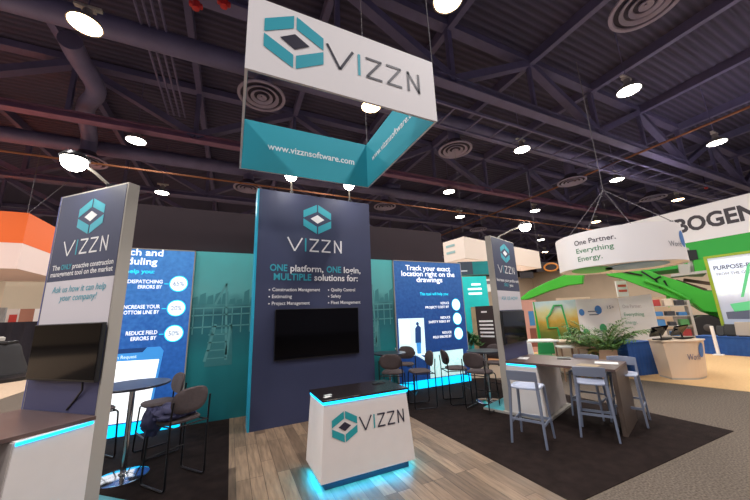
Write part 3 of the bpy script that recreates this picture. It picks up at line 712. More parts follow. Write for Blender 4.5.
def wrap(body, s0, s1, z, cap, m, bold):
    b = letters(MB(), body, s0, s1, z, cap, bold, 0)
    b.map(lambda q: Vector(((Rr+.006)*math.cos(a0+q.x/Rr), (Rr+.006)*math.sin(a0+q.x/Rr), q.z))); b.build('lettering', m, rs)
WD = mat('sign_dark_print', (70, 62, 74), .6); WGN = mat('sign_green_print', (66, 132, 92), .6); WBL = mat('sign_blue_print', (70, 120, 190), .6)
wrap('One Partner.', -1.0, .08, .69, .145, WD, .012); wrap('Everything', -.98, -.0, .44, .145, WGN, .006); wrap('Energy.', -.97, -.3, .19, .145, WGN, .006)
wrap('World', 1.3, 1.8, .36, .15, GREYP, 0)
gb = MB(); disc(gb, 1.98, .6, .24, 0, sx=.8); gb.map(lambda q: Vector(((Rr+.006)*math.cos(a0+q.x/Rr), (Rr+.006)*math.sin(a0+q.x/Rr), q.z))); gb.build('globe_emblem', WBL, rs)
apex = atd(603, 190, 9.6)-ctr
for t in (-1.9, -.35, 1.1, 2.6):
    MB().tube([((Rr-.02)*math.cos(a0+t), (Rr-.02)*math.sin(a0+t), zh), apex], .012, 5).build('suspension_cable', CABLE, rs)
MB().tube([apex, apex+Vector((0, 0, 10.2-ctr.z-apex.z))], .012, 5).build('suspension_cable', CABLE, rs)

# long white and green banner, running along Y
BX = 21.
def bx(px, py): return atx(px, py, BX)
zt_ = (bx(660, 215.6).z+bx(750, 192.4).z)/2; zm = (bx(687, 243).z+bx(750, 232).z)/2; zb = bx(700, 266).z
y0b, y1b = bx(640, 215).y+1.2, -6.
bn = thing('hanging_banner_box', 'long white and green hanging banner box with huge dark capital letters', 'banner', (BX, 0, zb))
MB().box(0, 3, y1b, y0b, zm-zb, zt_-zb).build('white_fascia', FAB, bn); MB().box(.02, 2.98, y1b, y0b-.02, 0, zm-zb).build('green_fascia', GREEN2, bn)
yB, yN = bx(679, 225).y, bx(745, 225).y; pit = (yB-yN)/4
bl = letters(MB(), 'SENNEBOGEN', 0, pit*9.92, 0, 1., .035, 0); zc = bx(715, 226).z-zb
capz = (bx(703, 214).z-bx(703, 237).z)*.82
capz *= .74; zlo = (zt_+zm)/2-zb-capz/2+.05
bl.map(lambda q: Vector((-.01, yB+5*pit-q.x, zlo+q.z*capz))); bl.build('lettering', mat('banner_dark_print', (62, 56, 64), .6), bn)

# excavator, standing behind the screen
EP = Plane(atd(665, 300, 15.5)); EB = EP.at(700, 345)
ex = thing('excavator', 'big green material handler machine with its arm reaching left behind the round sign', 'excavator', (0, 0, 0))
def trace(pts, pl, th, name, m, parent, bevel=0, off=0.):
    return MB().slab([pl.at(*p)-pl.n*(th/2-off) for p in pts], pl.n*th).build(name, m, parent, bevel=bevel)
trace([(604, 270), (608, 262), (620, 262), (640, 268), (659, 275), (678, 281), (704, 291), (715, 292), (722, 313), (704, 311.6), (694, 304), (672, 298), (659, 293), (640, 286), (622, 279), (608, 276)], EP, .8, 'boom', GREEN, ex, .04)
trace([(519, 300), (530, 291), (546, 283), (564, 275.6), (572, 268), (585, 268), (583, 284), (569, 285.5), (550, 291), (528, 299.5)], EP, .5, 'stick', GREEN, ex, .04)
trace([(666, 296), (670, 296), (671, 304), (669, 308), (667, 304)], EP, .3, 'boom_link', GREEN, ex)
MB().tube([EP.at(645, 281)-EP.n*.5, EP.at(664, 287)-EP.n*.5, EP.at(690, 300)-EP.n*.5], .09, 8).build('hydraulic_cylinder', GREEN, ex, True)
for q in (((642, 272), (655, 280), (661, 277)), ((655, 279), (660, 288), (668, 288), (664, 281)), ((612, 270), (627, 273), (643, 276))):
    MB().tube([EP.at(*p)-EP.n*.45 for p in q], .045, 6).build('hydraulic_hose', BLACK, ex, True)
trace([(693, 290), (745, 290), (745, 318), (720, 318), (704, 312), (693, 305)], EP, 2.6, 'turntable_body', GREEN, ex, .05, 1.6)
trace([(694, 294), (707, 297), (706, 305), (696, 303)], EP, .1, 'body_recess', mat('dark_green', (22, 70, 24), .5), ex, 0, -.2)
trace([(686, 246), (704, 246), (707, 274), (690, 274)], EP, 1.6, 'cab', GREYM, ex, .03, 1.4)
trace([(687.5, 249), (697, 248.5), (699, 258), (690, 260)], EP, .06, 'cab_window', BLACK, ex, 0, .5)
trace([(694, 260), (704.5, 259), (706, 271), (695, 272)], EP, .5, 'green_cover', GREEN, ex, 0, .3)
trace([(671, 275), (706, 271), (706, 273.6), (671, 277.6)], EP, 1.1, 'walkway', GREYM, ex)
trace([(678, 263), (690, 264), (691, 272), (680, 274)], EP, .8, 'engine_box', GREYM, ex, 0, .6)
for a, b in (((676, 280), (708, 290)), ((684, 279), (712, 283))): MB().bar(EP.at(*a)+EP.n*.7, EP.at(*b)+EP.n*.7, .16).build('frame_rail', mat('rust_brown', (120, 88, 74), .6), ex)
trace([(690, 316), (745, 316), (745, 336), (690, 334)], EP, 2., 'undercarriage', mat('dark_steel', (60, 56, 56), .5), ex, .03, 1.4)
for px in (707, 741):
    c_ = EP.at(px, 327)-EP.n*.5; w_ = thing('x', 'x', 'x')
    bpy.data.objects.remove(w_)
    rr_ = MB().lathe([(.2, -.25), (.52, -.25), (.56, -.18), (.56, .18), (.52, .25), (.2, .25)], 28)
    M_ = Matrix((EP.u, Vector((0, 0, 1)), EP.n)).transposed()
    rr_.map(lambda q: c_+M_ @ q); wh = rr_.build('wheel', TYRE, ex, True)
    h_ = MB().lathe([(.02, -.28), (.12, -.28), (.24, -.2), (.28, -.1), (.28, 0)], 20); h_.map(lambda q: c_+M_ @ q); h_.build('hub', mat('hub_grey', (92, 84, 80), .5), wh, True)

# tall screen with a yellow-green frame, along Y
SX = 16.9
def sx(px, py): return atx(px, py, SX)
tl, bl_ = sx(703.5, 257), sx(722, 327); yL = (tl.y+bl_.y)/2; zT = tl.z
sc = thing('framed_screen', 'large pale printed screen in a yellow green frame beside the green machine', 'screen', (SX, yL, 0))
FRM = mat('yellow_green_frame', (142, 164, 40), .5)
MB().box(-.04, .1, -.09, 0, 0, zT).build('frame_post', FRM, sc); MB().box(-.06, .1, -4.4, -4.24, 0, zT).build('frame_post', FRM, sc); MB().box(-.06, .1, -4.24, -.09, zT-.09, zT).build('frame_rail', FRM, sc)
SKY = print_mat('screen_picture', [(0, (150, 160, 178)), (.32, (170, 176, 192)), (.40, (196, 202, 216)), (.46, (226, 234, 242)), (1, (214, 226, 242))], lo=1.0, hi=zT, noise_amt=.1, nscale=3, emit=.35)
MB().box(-.01, .06, -4.24, -.09, 1.0, zT-.09).build('picture', SKY, sc)
t1 = letters(MB(), 'PURPOSE-BUILT', yL-sx(714, 270).y, yL-sx(714, 270).y+(sx(714, 270).y-sx(750, 264).y)*1.42, zT-.56, .15, .02, 0); t1.map(lambda q: Vector((-.015, -q.x, q.z))); t1.build('lettering', mat('slate_print', (86, 96, 122), .5), sc)
t1 = letters(MB(), 'FROM THE GROUND UP', yL-sx(717, 275).y, yL-sx(717, 275).y+(sx(717, 275).y-sx(750, 268).y)*1.6, zT-.78, .1, 0, 0); t1.map(lambda q: Vector((-.015, -q.x, q.z))); t1.build('lettering', GREYP, sc)
gm = glow('picture_green', (90, 190, 130), .3)
def pic(pts): return [(-.016, sx(*p).y-yL, sx(*p).z) for p in pts]
MB().poly(pic([(741, 297), (744, 297), (750, 270), (750, 262), (747, 266)])).build('crane_picture', gm, sc); MB().poly(pic([(730, 304), (750, 301), (750, 310), (735, 312)])).build('crane_picture', gm, sc)
MB().poly(pic([(726, 312), (750, 310), (750, 319), (728, 319)])).build('wheels_picture', glow('picture_dark', (84, 90, 110), .2), sc)

# skirted blue tables and what stands on them
def skirted(c0_, c1_, depth, h, label, name='skirted_table'):
    a, b = Vector(c0_), Vector(c1_); u = (b-a); L_ = u.length; rz = math.atan2(u.y, u.x)
    t = thing(name, label, 'table', (a.x, a.y, 0), rz)
    mb = MB(); n = int(L_*14)+4; pts = []
    for k in range(n+1): pts.append((L_*k/n, -.012*(k % 2), 0))
    for k in range(1, 12): pts.append((L_+.012*(k % 2), depth*k/12, 0))
    for k in range(n+1): pts.append((L_-L_*k/n, depth, 0))
    for k in range(1, 12): pts.append((-.012*(k % 2), depth-depth*k/12, 0))
    mb.hexa([Vector(p) for p in pts], [Vector((min(max(p[0], 0), L_), min(max(p[1], 0), depth), h)) for p in pts]).build('skirt', BLUEC, t)
    MB().box(-.01, L_+.01, -.015, depth+.01, h, h+.02).build('tabletop', BLUEC, t)
    return t
bt0 = atx(700, 354, 16.1); hB = atx(703, 336, 16.1).z-.02
skirted((16.1, bt0.y, 0), (16.1, -1.0, 0), .68, hB, 'long blue skirted table in front of the tall framed screen')
def item(name, label, cat, px, x, w, h, m, build=None):
    p = atx(px, 336, x); t = build(p) if build else None
for px, w_, h_, m_, nm, lbl in ((732, .3, .42, BLACK, 'display_device', 'black boxy device on the blue table below the framed screen, middle of three'), (722, .2, .36, BLACK, 'display_device', 'narrow black device on the blue table beside the white post'), (746, .42, .5, mat('greige_board', (168, 158, 146), .6), 'information_board', 'tan board standing on the blue table at far right')):
    p = atx(px, 336, 16.45); y_ = p.y
    t = thing(nm, lbl, 'device' if 'device' in nm else 'board', (16.45, y_, hB+.02))
    MB().hexa([(-.1, -w_/2, .03), (.05, -w_/2, .03), (.05, w_/2, .03), (-.1, w_/2, .03)], [(.02, -w_/2, h_), (.1, -w_/2, h_), (.1, w_/2, h_), (.02, w_/2, h_)]).build('body', m_, t, bevel=.02); MB().box(-.14, .12, -w_*.3, w_*.3, 0, .03).build('foot', BLACK, t)
pw = atx(716.5, 346, 15.9); t = thing('white_post', 'white post standing in front of the blue skirted table', 'post', (15.9, pw.y, 0)); zt2 = atx(716, 326, 15.9).z
MB().box(-.03, .03, -.045, .045, .04, zt2).build('post', PALEW, t, bevel=.01); MB().box(-.12, .12, -.12, .12, 0, .04).build('foot', PALEW, t)
g1, g2 = atz(630, 371, 0), atz(657, 366, 0)
g1 = atd(631, 366, 8.2); g2 = atd(656, 362, 8.4)
hb2 = atd(640, 343, 8.3).z
skirted((g1.x, g1.y, 0), (g2.x, g2.y, 0), .7, hb2, 'short blue skirted table behind the palm, left of the white counter')

# white counter with curved front
k1, k2, k3 = atz(672.8, 380, 0), atz(659.3, 376.4, 0), atz(708, 377.5, 0)
wc = thing('display_counter', 'white counter with a curved front and a blue globe emblem on tan carpet', 'counter', (k1.x, k1.y, 0))
u = Vector((k3.x-k1.x, k3.y-k1.y, 0)); Lc = u.length; u.normalize(); vv = Vector((-u.y, u.x, 0)); kv = (k2-k1)
hW = atd(667.4, 341.4, (k1-CAM).dot(fwd)).z
def plan(s, bulge):
    pts = [kv*1.0-u*s]
    pts.append(-u*s-vv*s*.5)
    for k in range(1, 11):
        t = k/10; pts.append(u*(Lc*t+s*t)-vv*(bulge*math.sin(PI*t)+s*.5))
    pts.append(u*(Lc+s)+vv*.5); return pts
lo_, hi_ = plan(0, .16), plan(.09, .2)
MB().hexa([p+Vector((0, 0, .05)) for p in lo_], [p+Vector((0, 0, hW-.03)) for p in hi_]).build('body', CREAM, wc)
MB().hexa([p*.97 for p in lo_], [p*.97+Vector((0, 0, .05)) for p in lo_]).build('plinth', GREYM, wc)
hh = plan(.12, .22); MB().hexa([p+Vector((0, 0, hW-.03)) for p in hh], [p+Vector((0, 0, hW)) for p in hh]).build('worktop', CREAM, wc, bevel=.005)
def on_curve(q):
    t = (q.x+.04)/(Lc+.08); s = .09*(q.z-.05)/(hW-.08); return u*(Lc*t+s*t)-vv*((.16+.04*(q.z/hW))*math.sin(PI*min(max(t, 0), 1))+s*.5+.012)+Vector((0, 0, q.z))
l_ = letters(MB(), 'World', Lc*.30, Lc*.66, .48, .14, 0, 0).map(on_curve); l_.build('lettering', mat('slate_blue_print', (92, 96, 140), .5), wc)
l_ = MB(); disc(l_, Lc*.74, .70, .18, 0, sx=.7); l_.map(on_curve); l_.build('globe_emblem', WBL, wc)
for px, py, sc_, lbl in ((672, 338, 1.35, 'black angled screen at the left of the curved white counter'), (695, 336, 1.15, 'black angled screen at the right of the curved white counter')):
    p = k1+u*(.18 if px < 680 else .8)*Lc+vv*.2; p.z = hW
    t = thing('tablet_stand', lbl, 'screen', p, math.atan2(u.y, u.x))
    MB().tube([(0, 0, .02), (0, .03, .16)], .02, 8).build('stem', BLACK, t); MB().box(-.14, .14, -.1, .12, 0, .02).build('foot', BLACK, t)
    MB().slab([(-.27*sc_, -.12, .30), (.12*sc_, -.1, .34), (.2*sc_, .2, .08), (-.1*sc_, .2, .06)], (.02, .03, .03)).build('screen', SCREEN, t)
    MB().box(-.3*sc_, .1, -.18, -.1, .02, .05).build('keyboard', BLACK, t)

# pale curved backdrop: three printed panels
def panel(pts, D, name, label, m, cat='backdrop panel', foot=True):
    P4 = [atd(px, py, d) for (px, py), d in zip(pts, D)]
    t = thing(name, label, cat, (0, 0, 0)); nrm = (P4[1]-P4[0]).cross(Vector((0, 0, 1))).normalized()
    if nrm.dot(P4[0]-CAM) < 0: nrm = -nrm
    lo = [Vector((p.x, p.y, 0)) for p in (P4[0], P4[1])]
    a, b = P4[0], P4[1]; nh = Vector((nrm.x, nrm.y, 0)).normalized()
    MB().hexa([lo[0], lo[1], lo[1]+nh*.12, lo[0]+nh*.12], [a, b, b+nh*.12, a+nh*.12]).build('panel', m, t)
    ux = (b-a); ux.z = 0; L_ = ux.length; ux.normalize()
    def put(x, z, off=.01): return Vector((a.x, a.y, 0))+ux*x*L_+Vector((0, 0, z*min(a.z, b.z)))-nh*off
    return t, put, L_, min(a.z, b.z)
FIELD = print_mat('field_picture', [(0, (70, 96, 50)), (.35, (120, 130, 50)), (.55, (216, 170, 70)), (.68, (226, 214, 150)), (.82, (214, 226, 220)), (1, (170, 216, 226))], lo=.4, hi=2.3, noise_amt=.25, nscale=3)
t, put, L_, Z_ = panel([(533, 302), (575, 299.5)], (10.6, 10.3), 'backdrop_panel', 'pale backdrop panel with a field picture and a green number one outline', FIELD)
MB().hexa([put(0, 0, .02), put(.1, 0, .02), put(.1, 0, .01), put(0, 0, .01)], [put(0, 1, .02), put(.02, 1, .02), put(.02, 1, .01), put(0, 1, .01)]).build('green_edge', GREEN2, t)
fig = [(.80, .12), (.66, .93), (.48, .93), (.36, .80), (.27, .74), (.27, .58), (.48, .58), (.56, .12)]
gm_ = mat('green_outline', (64, 170, 96), .5)
MB().tube([put(x, z, .03) for x, z in fig], .035, 6).build('number_outline', gm_, t)
dk = MB(); dk.poly([put(.62, .3), put(.95, .28), put(.96, .5), (put(.75, .52))]); dk.build('machine_print', mat('olive_print', (92, 84, 56), .6), t)
t, put, L_, Z_ = panel([(575, 299.5), (617, 298)], (10.3, 10.2), 'backdrop_panel', 'white backdrop panel with blue and green circle icons', PALEW)
def pdisc(px, pz, r, m, name='icon', rx=1.):
    MB().poly([put(px+r*rx*math.cos(2*PI*k/20)/L_, pz+r*math.sin(2*PI*k/20)/Z_, .012) for k in range(20)]).build(name, m, t)
IB, IG = mat('icon_blue', (70, 130, 196), .5), mat('icon_green', (66, 170, 110), .5)
for px, pz, r, m_ in ((-.0+.1, .80, .11, IB), (.13, .50, .11, IG), (.17, .2, .12, GREYP), (.50, .83, .14, IB), (.54, .55, .14, IG)): pdisc(px, pz, r, m_, rx=.8)
for px, pz, s_ in ((.25, .8, 'line'), (.27, .75, 'line'), (.3, .5, 'line'), (.3, .45, 'line'), (.33, .22, 'line'), (.72, .84, '15+'), (.77, .56, '40+')):
    big = '+' in s_; b = letters(MB(), s_, 0, .22, 0, .1, .005, 0) if big else MB(); (None if big else b.poly([(0, 0, 0), (.3, 0, 0), (.3, 0, .035), (0, 0, .035)]))
    p_ = put(px, pz, .013); ux_ = (put(1, 0)-put(0, 0)).normalized(); b.map(lambda q: p_+ux_*q.x+Vector((0, 0, q.z))); b.build('lettering', GREYP, t)
t, put, L_, Z_ = panel([(617.4, 298), (651, 294)], (10.2, 9.7), 'backdrop_panel', 'white backdrop panel with faint green words beside the palm', PALEW)
for pz, s_, m_ in ((.84, 'One Partner.', mat('faint_grey_print', (200, 190, 186), .6)), (.72, 'Everything', mat('faint_green_print', (130, 178, 148), .6)), (.60, 'Energy.', mat('faint_green_print', (130, 178, 148), .6))):
    b = letters(MB(), s_, 0, L_*(.56 if 'E' not in s_ else (.58 if len(s_) > 8 else .34)), 0, .11, .005, 0); p_ = put(.1, pz, .013); ux_ = (put(1, 0)-put(0, 0)).normalized()
    b.map(lambda q: p_+ux_*q.x+Vector((0, 0, q.z))); b.build('lettering', m_, t)

# cream counter, plants, tables and stools of that booth
def upright(px, top, D):                        # ground point under a pixel column at depth D, and its height
    p = atd(px, top, D); return Vector((p.x, p.y, 0)), p.z
a, h1 = upright(559, 341.5, 9.0); b, _ = upright(606, 341, 8.8)
u2 = (b-a); L2 = u2.length; rz2 = math.atan2(u2.y, u2.x)
t = thing('reception_counter', 'cream counter with a green plant on top behind the bar table', 'counter', a, rz2)
MB().box(0, L2, 0, .7, .06, h1-.04).build('body', CREAM, t); MB().box(.03, L2-.03, .03, .67, 0, .06).build('plinth', GREYM, t); MB().box(-.03, L2+.03, -.03, .72, h1-.04, h1).build('worktop', CREAM, t, bevel=.005)
def bush(name, label, base, r, h, m, n, seed, pot=None):
    rnd = random.Random(seed); t = thing(name, label, 'plant', base)
    mb = MB()
    for k in range(n):
        a_, e_ = rnd.uniform(0, 2*PI), rnd.uniform(.1, 1.45); L = r*rnd.uniform(.6, 1.0)
        c = Vector((math.cos(a_)*math.cos(e_)*L, math.sin(a_)*math.cos(e_)*L, h+math.sin(e_)*L)); d = Vector((math.cos(a_), math.sin(a_), rnd.uniform(-.2, .8))).normalized(); s = d.cross(Vector((0, 0, 1))).normalized(); l_ = r*rnd.uniform(.3, .5)
        q = d.cross(s)*.12*l_
        mb.add([c-d*l_*.5, c+s*l_*.28+q, c+d*l_*.6, c-s*l_*.28+q], [(0, 1, 2), (0, 2, 3)])
    mb.build('foliage', m, t)
    st = MB()
    for k in range(7): a_ = k*.9; st.tube([(0, 0, h*.6), (math.cos(a_)*r*.5, math.sin(a_)*r*.5, h+r*.6)], .008, 5)
    st.build('stems', mat('stem_brown', (92, 80, 50), .7), t)
    MB().lathe([(pot*.7, 0), (pot, h*.9), (pot*.9, h*.9), (pot*.8, h*.8)], 20).build('pot', mat('terracotta_pot', (176, 120, 84), .7), t, True)
pb_ = a+u2*.42; bush('potted_plant', 'low green plant in a pot on top of the cream counter', (pb_.x+.2, pb_.y+.25, h1), .3, .06, LEAF2, 90, 3, .12)
pw2 = a+u2*.78; wb_ = thing('white_box', 'low white box on the cream counter beside the green plant', 'box', (pw2.x+.15, pw2.y+.3, h1), rz2); MB().box(-.3, .3, -.15, .15, 0, .12).build('box', PALEW, wb_, bevel=.02); MB().box(-.31, .31, -.16, .16, .12, .15).build('lid', PALEW, wb_, bevel=.01)
a, h1 = upright(551, 339.5, 9.2)
t = thing('white_table', 'white rectangular high table left of the cream counter', 'table', a, rz2)
MB().box(-1.0, .1, -.35, .35, h1-.04, h1).build('tabletop', PALEW, t, bevel=.008)
for q in (-.88, .0):
    for s in (-.28, .28): MB().bar((q, s, 0), (q, s, h1-.04), .05).build('leg', GREYM, t)
def simple_chair(px, top, D, name, label, m, seat, back, rz):
    p, z = upright(px, top, D); t = thing(name, label, 'chair' if back else 'stool', p, rz)
    MB().box(-.22, .22, -.2, .2, seat-.04, seat).build('seat', m, t, bevel=.012)
    fm = mat('brown_stool_frame', (150, 116, 90), .5)
    for sx_ in (-.2, .2):
        for sy_ in (-.18, .18): MB().bar((sx_*1.1, sy_*1.1, 0), (sx_, sy_, seat-.04), .03).build('leg', fm if not back else m, t)
    MB().box(-.2, .2, -.21, -.18, seat*.35, seat*.35+.03).build('footrest', fm, t)
    if back: MB().slab([(-.22, .19, seat+.05), (.22, .19, seat+.05), (.2, .22, back), (-.2, .22, back)], (0, .03, 0)).build('backrest', m, t, bevel=.012)
simple_chair(566.5, 347, 8.2, 'low_stool', 'white topped stool with thin legs in front of the cream counter, left one', PALEW, .86, 0, rz2)
simple_chair(583, 348, 8.0, 'low_stool', 'white topped stool with thin brown legs in front of the cream counter, right one', mat('tan_seat', (196, 160, 130), .5), .86, 0, rz2)
simple_chair(543, 346, 8.6, 'side_chair', 'green chair by the white table behind the right tower', mat('green_chair', (46, 150, 84), .5), .6, .95, rz2+PI)
simple_chair(531, 346, 8.4, 'side_chair', 'white chair at the left end of the white table', PALEW, .62, .98, rz2+2.2)
simple_chair(604, 356, 7.8, 'lounge_chair', 'tan rounded chair between the cream counter and the palm', mat('tan_chair', (206, 170, 140), .6), .5, .8, rz2+PI)
ar = MB(); p, z = upright(594, 352, 7.7); t = thing('hoop_stand', 'thin olive hoop stand in front of the cream counter, left of the palm', 'stand', p, rz2)
MB().tube([(-.2*math.cos(q), 0, .5+.28*math.sin(q)) for q in [PI*k/12 for k in range(13)]], .03, 8).build('hoop', mat('olive_tube', (120, 108, 50), .5), t, True)
for s in (-.2, .2): MB().bar((s, 0, .02), (s, 0, .5), .04).build('leg', mat('olive_tube', (120, 108, 50), .5), t)
MB().box(-.26, .26, -.15, .15, 0, .02).build('foot', mat('olive_tube', (120, 108, 50), .5), t)

# areca palm
def palm(base, H_, label, n=40, seed=4, spread=.8, name='potted_palm'):
    rnd = random.Random(seed); t = thing(name, label, 'palm', base)
    MB().lathe([(.15, 0), (.2, .3), (.21, .32), (.18, .32), (.17, .28)], 24).build('pot', mat('grey_pot', (96, 92, 96), .6), t, True)
    mb = MB(); stem = MB()
    for k in range(n):
        a_ = k*2.4+rnd.uniform(-.3, .3); L = H_*rnd.uniform(.6, .9)*spread; lift = rnd.uniform(1.0, 1.57); pts = []
        for i in range(13):
            s = i/12; th = lift-s*s*1.0; 
            if i == 0: pts.append(Vector((.05*math.cos(a_), .05*math.sin(a_), .3)))
            else:
                st_ = L/12; pts.append(pts[-1]+Vector((math.cos(a_)*math.cos(th)*st_, math.sin(a_)*math.cos(th)*st_, math.sin(th)*st_)))
        stem.tube(pts, [.009*(1-.7*i/12) for i in range(13)], 5)
        for i in range(3, 13):
            p = pts[i]; d = (pts[i]-pts[i-1]).normalized(); sd = d.cross(Vector((0, 0, 1))).normalized(); ll = H_*.15*math.sin(PI*(i-1.5)/12.5)+.04
            for q in (-1, 1):
                for jj in (0, .5):
                    p_ = p-d*jj*(L/12); dr = (sd*q+d*.75+Vector((0, 0, rnd.uniform(-.35, .25)))).normalized(); w_ = dr.cross(Vector((0, 0, 1))).normalized()*.02
                    mb.add([p_-w_*.4, p_+dr*ll*.5-w_, p_+dr*ll-Vector((0, 0, ll*.25)), p_+dr*ll*.5+w_, ], [(0, 1, 2, 3)])
    mb.build('fronds', LEAF, t); stem.build('stems', mat('palm_stem', (120, 128, 60), .6), t, True)
pp = atz(609, 380, 0); palm(pp, 2.05, 'feathery green potted palm standing behind the bar table on the right')

# tables of clutter behind the white counter: far shelves with boxes
rnd = random.Random(11)
cols = [(170, 60, 60), (70, 130, 190), (220, 210, 200), (60, 60, 66), (200, 120, 70), (90, 150, 90), (214, 200, 180), (120, 70, 80)]
sh = thing('display_shelf', 'far shelving rack with colourful goods behind the curved white counter', 'shelf', (*atd(664, 340, 13.2)[:2], 0), -.95)
for s in (-1.0, 1.0): MB().box(s-.04, s+.04, -.25, .25, 0, 2.0).build('upright', GREYM, sh)
for k in range(4): MB().box(-1.0, 1.0, -.25, .25, .5+k*.42, .53+k*.42).build('shelf_board', GREYM, sh)
SHM = [mat('goods_%d' % i, c, .6) for i, c in enumerate(cols)]
cn = ('red', 'blue', 'white', 'black', 'orange', 'green', 'cream', 'plum'); tier = ('lowest', 'second', 'third', 'top')
for k in range(4):
    for j in range(5):
        w_ = rnd.uniform(.22, .32); h_ = rnd.uniform(.14, .3); i = rnd.randrange(8)
        x_ = -.76+j*.38; c, s = math.cos(-.95), math.sin(-.95); L0_ = sh.location
        o_ = MB().box(-w_/2, w_/2, -.18, .18, 0, h_).build('goods_box', SHM[i], bevel=.02); o_.location = (L0_.x+x_*c, L0_.y+x_*s, .53+k*.42); o_.rotation_euler = (0, 0, -.95)
        tag(o_, '%s goods box on the %s board of the far shelf, %s from its left end' % (cn[i], tier[k], ('first', 'second', 'third', 'fourth', 'fifth')[j]), 'box', 'goods on the far shelf')

# white box sign and teal boards behind the right tower
A_, B_, C_ = atd(444, 245, 13.5), atd(463.5, 236.5, 12.6), atd(538, 250, 16.5)
zlo_, zhi_ = atd(463.5, 259, 12.6).z, B_.z
t = thing('box_hanging_sign', 'white square box sign hanging behind the narrow right tower', 'hanging sign', (0, 0, 0))
def wallseg(p, q, z0, z1, th, name, m, parent):
    d = (q-p); d.z = 0; nn = Vector((-d.y, d.x, 0)).normalized()*th
    if nn.dot(p-CAM) < 0: nn = -nn
    f = [Vector((p.x, p.y, 0)), Vector((q.x, q.y, 0))]
    return MB().hexa([v_+Vector((0, 0, z0)) for v_ in (f[0], f[1], f[1]+nn, f[0]+nn)], [v_+Vector((0, 0, z1)) for v_ in (f[0], f[1], f[1]+nn, f[0]+nn)]).build(name, m, parent)
yv = Vector((0, 1, 0)); wdir = Vector((-1.0, 1.25, 0)).normalized()
A2 = B_+Vector((A_.x-B_.x, A_.y-B_.y, 0)); C2 = Vector((C_.x, C_.y, 0))
PALEG = mat('pale_sign_fabric', (236, 220, 208), .7)
wallseg(A2, B_, zlo_, zhi_, .06, 'left_panel', PALEG, t); wallseg(B_, C2, zlo_, zhi_, .06, 'right_panel', PALEG, t)
D2 = A2+(C2-B_); wallseg(D2, C2, zlo_, zhi_, .06, 'back_panel', PALEG, t); wallseg(A2, D2, zlo_, zhi_, .06, 'far_panel', PALEG, t)
ux_ = (B_-A2); ux_.z = 0; LL = ux_.length; ux_.normalize(); nn = Vector((-ux_.y, ux_.x, 0)); nn = -nn if nn.dot(B_-CAM) > 0 else nn
for dz, s_ in ((.68, 'line'), (.36, 'line')):
    b = MB(); zz = (zhi_-zlo_)*dz; b.poly([(.1*LL, 0, zz), (.55*LL, 0, zz), (.55*LL, 0, zz+.1), (.1*LL, 0, zz+.1)]); b.map(lambda q: Vector((A2.x, A2.y, zlo_))+ux_*q.x+nn*.012+Vector((0, 0, q.z))); b.build('lettering', mat('pale_teal_print', (150, 186, 186), .6), t)
MB().tube([B_, Vector((B_.x, B_.y, 10.3))], .004, 5).build('suspension_cable', CABLE, t)
MB().tube([Vector((C2.x, C2.y, zhi_)), Vector((C2.x, C2.y, 10.3))], .004, 5).build('suspension_cable', CABLE, t)
def board(px0, px1, top, bot, D0, D1, name, label, m, cat, foot=True, th=.1):
    p, q = atd(px0, top, D0), atd(px1, top, D1); zb_ = atd(px0, bot, D0).z if bot else 0
    t = thing(name, label, cat, (0, 0, 0)); wallseg(p, q, zb_, (p.z+q.z)/2, th, 'panel', m, t)
    ux = (q-p); ux.z = 0; L_ = ux.length; ux.normalize(); nn = Vector((-ux.y, ux.x, 0)); nn = -nn if nn.dot(p-CAM) > 0 else nn
    z1 = (p.z+q.z)/2
    def word(s, x0, x1, z, cap, m_, bold=0):
        b = MB(); cap_ = cap*.7; b.poly([(x0*L_, 0, 0), (x1*L_, 0, 0), (x1*L_, 0, cap_), (x0*L_, 0, cap_)]); b.map(lambda k: Vector((p.x, p.y, zb_+(z1-zb_)*z))+ux*k.x+nn*.012+Vector((0, 0, k.z))); b.build('print_line', m_, t)
    def patch(x0, x1, za, zb2, m_, nm, off=.008):
        b = MB(); P_ = lambda x, z: Vector((p.x, p.y, zb_+(z1-zb_)*z))+ux*x*L_+nn*off
        b.slab([P_(x0, za), P_(x1, za), P_(x1, zb2), P_(x0, zb2)], -nn*.006); b.build(nm, m_, t)
    return t, word, patch
TB = mat('teal_board', (28, 140, 142), .5, var=.2, scale=1.2)
t, wd, pt = board(458, 491, 261.5, 275.5, 10.4, 10.4, 'fascia_board', 'dark and teal fascia board above the bright teal display, right of the blue lightbox', TB, 'sign board', th=.3)
pt(0, .42, 0, 1, mat('slate_board', (70, 82, 96), .5), 'slate_half'); wd('line', .05, .25, .25, .06, WHITEP)
SCR = print_mat('teal_screen_print', [(0, (16, 90, 90)), (.25, (20, 130, 130)), (.5, (24, 170, 168)), (1, (40, 196, 190))], lo=0, hi=3, noise_amt=.5, nscale=3, emit=.5)
t, wd, pt = board(456, 486, 276.5, 0, 10.2, 10.2, 'display_wall', 'bright teal display wall with white words behind the small plant', SCR, 'display wall', th=.25)
wd('line', .48, .78, .90, .09, GW, .02); wd('line', .35, .8, .85, .09, GW, .02); wd('line', .36, .8, .80, .09, GW, .02)
t, wd, pt = board(475, 494, 306, 0, 9.6, 9.2, 'banner_stand', 'dark brown banner stand with white lines and an orange dot', mat('dark_brown_banner', (48, 34, 36), .5), 'banner', th=.06)
for k, s_ in enumerate(('line', 'line', 'line', 'line', 'line')): wd(s_, .14, .86, .76-k*.055, .075, WHITEP, .015)
wd('line', .3, .6, .9, .07, WHITEP); p_ = atd(485.5, 335.5, 9.3); od = MB().lathe([(.01, -.01), (.1, -.01), (.1, .01), (.01, .01)], 20)
MQ = Plane(p_); Mx = Matrix((MQ.u, Vector((0, 0, 1)), MQ.n)).transposed(); od.map(lambda q: p_+Mx @ q); od.build('orange_dot', mat('orange_dot', (238, 150, 96), .5), t)
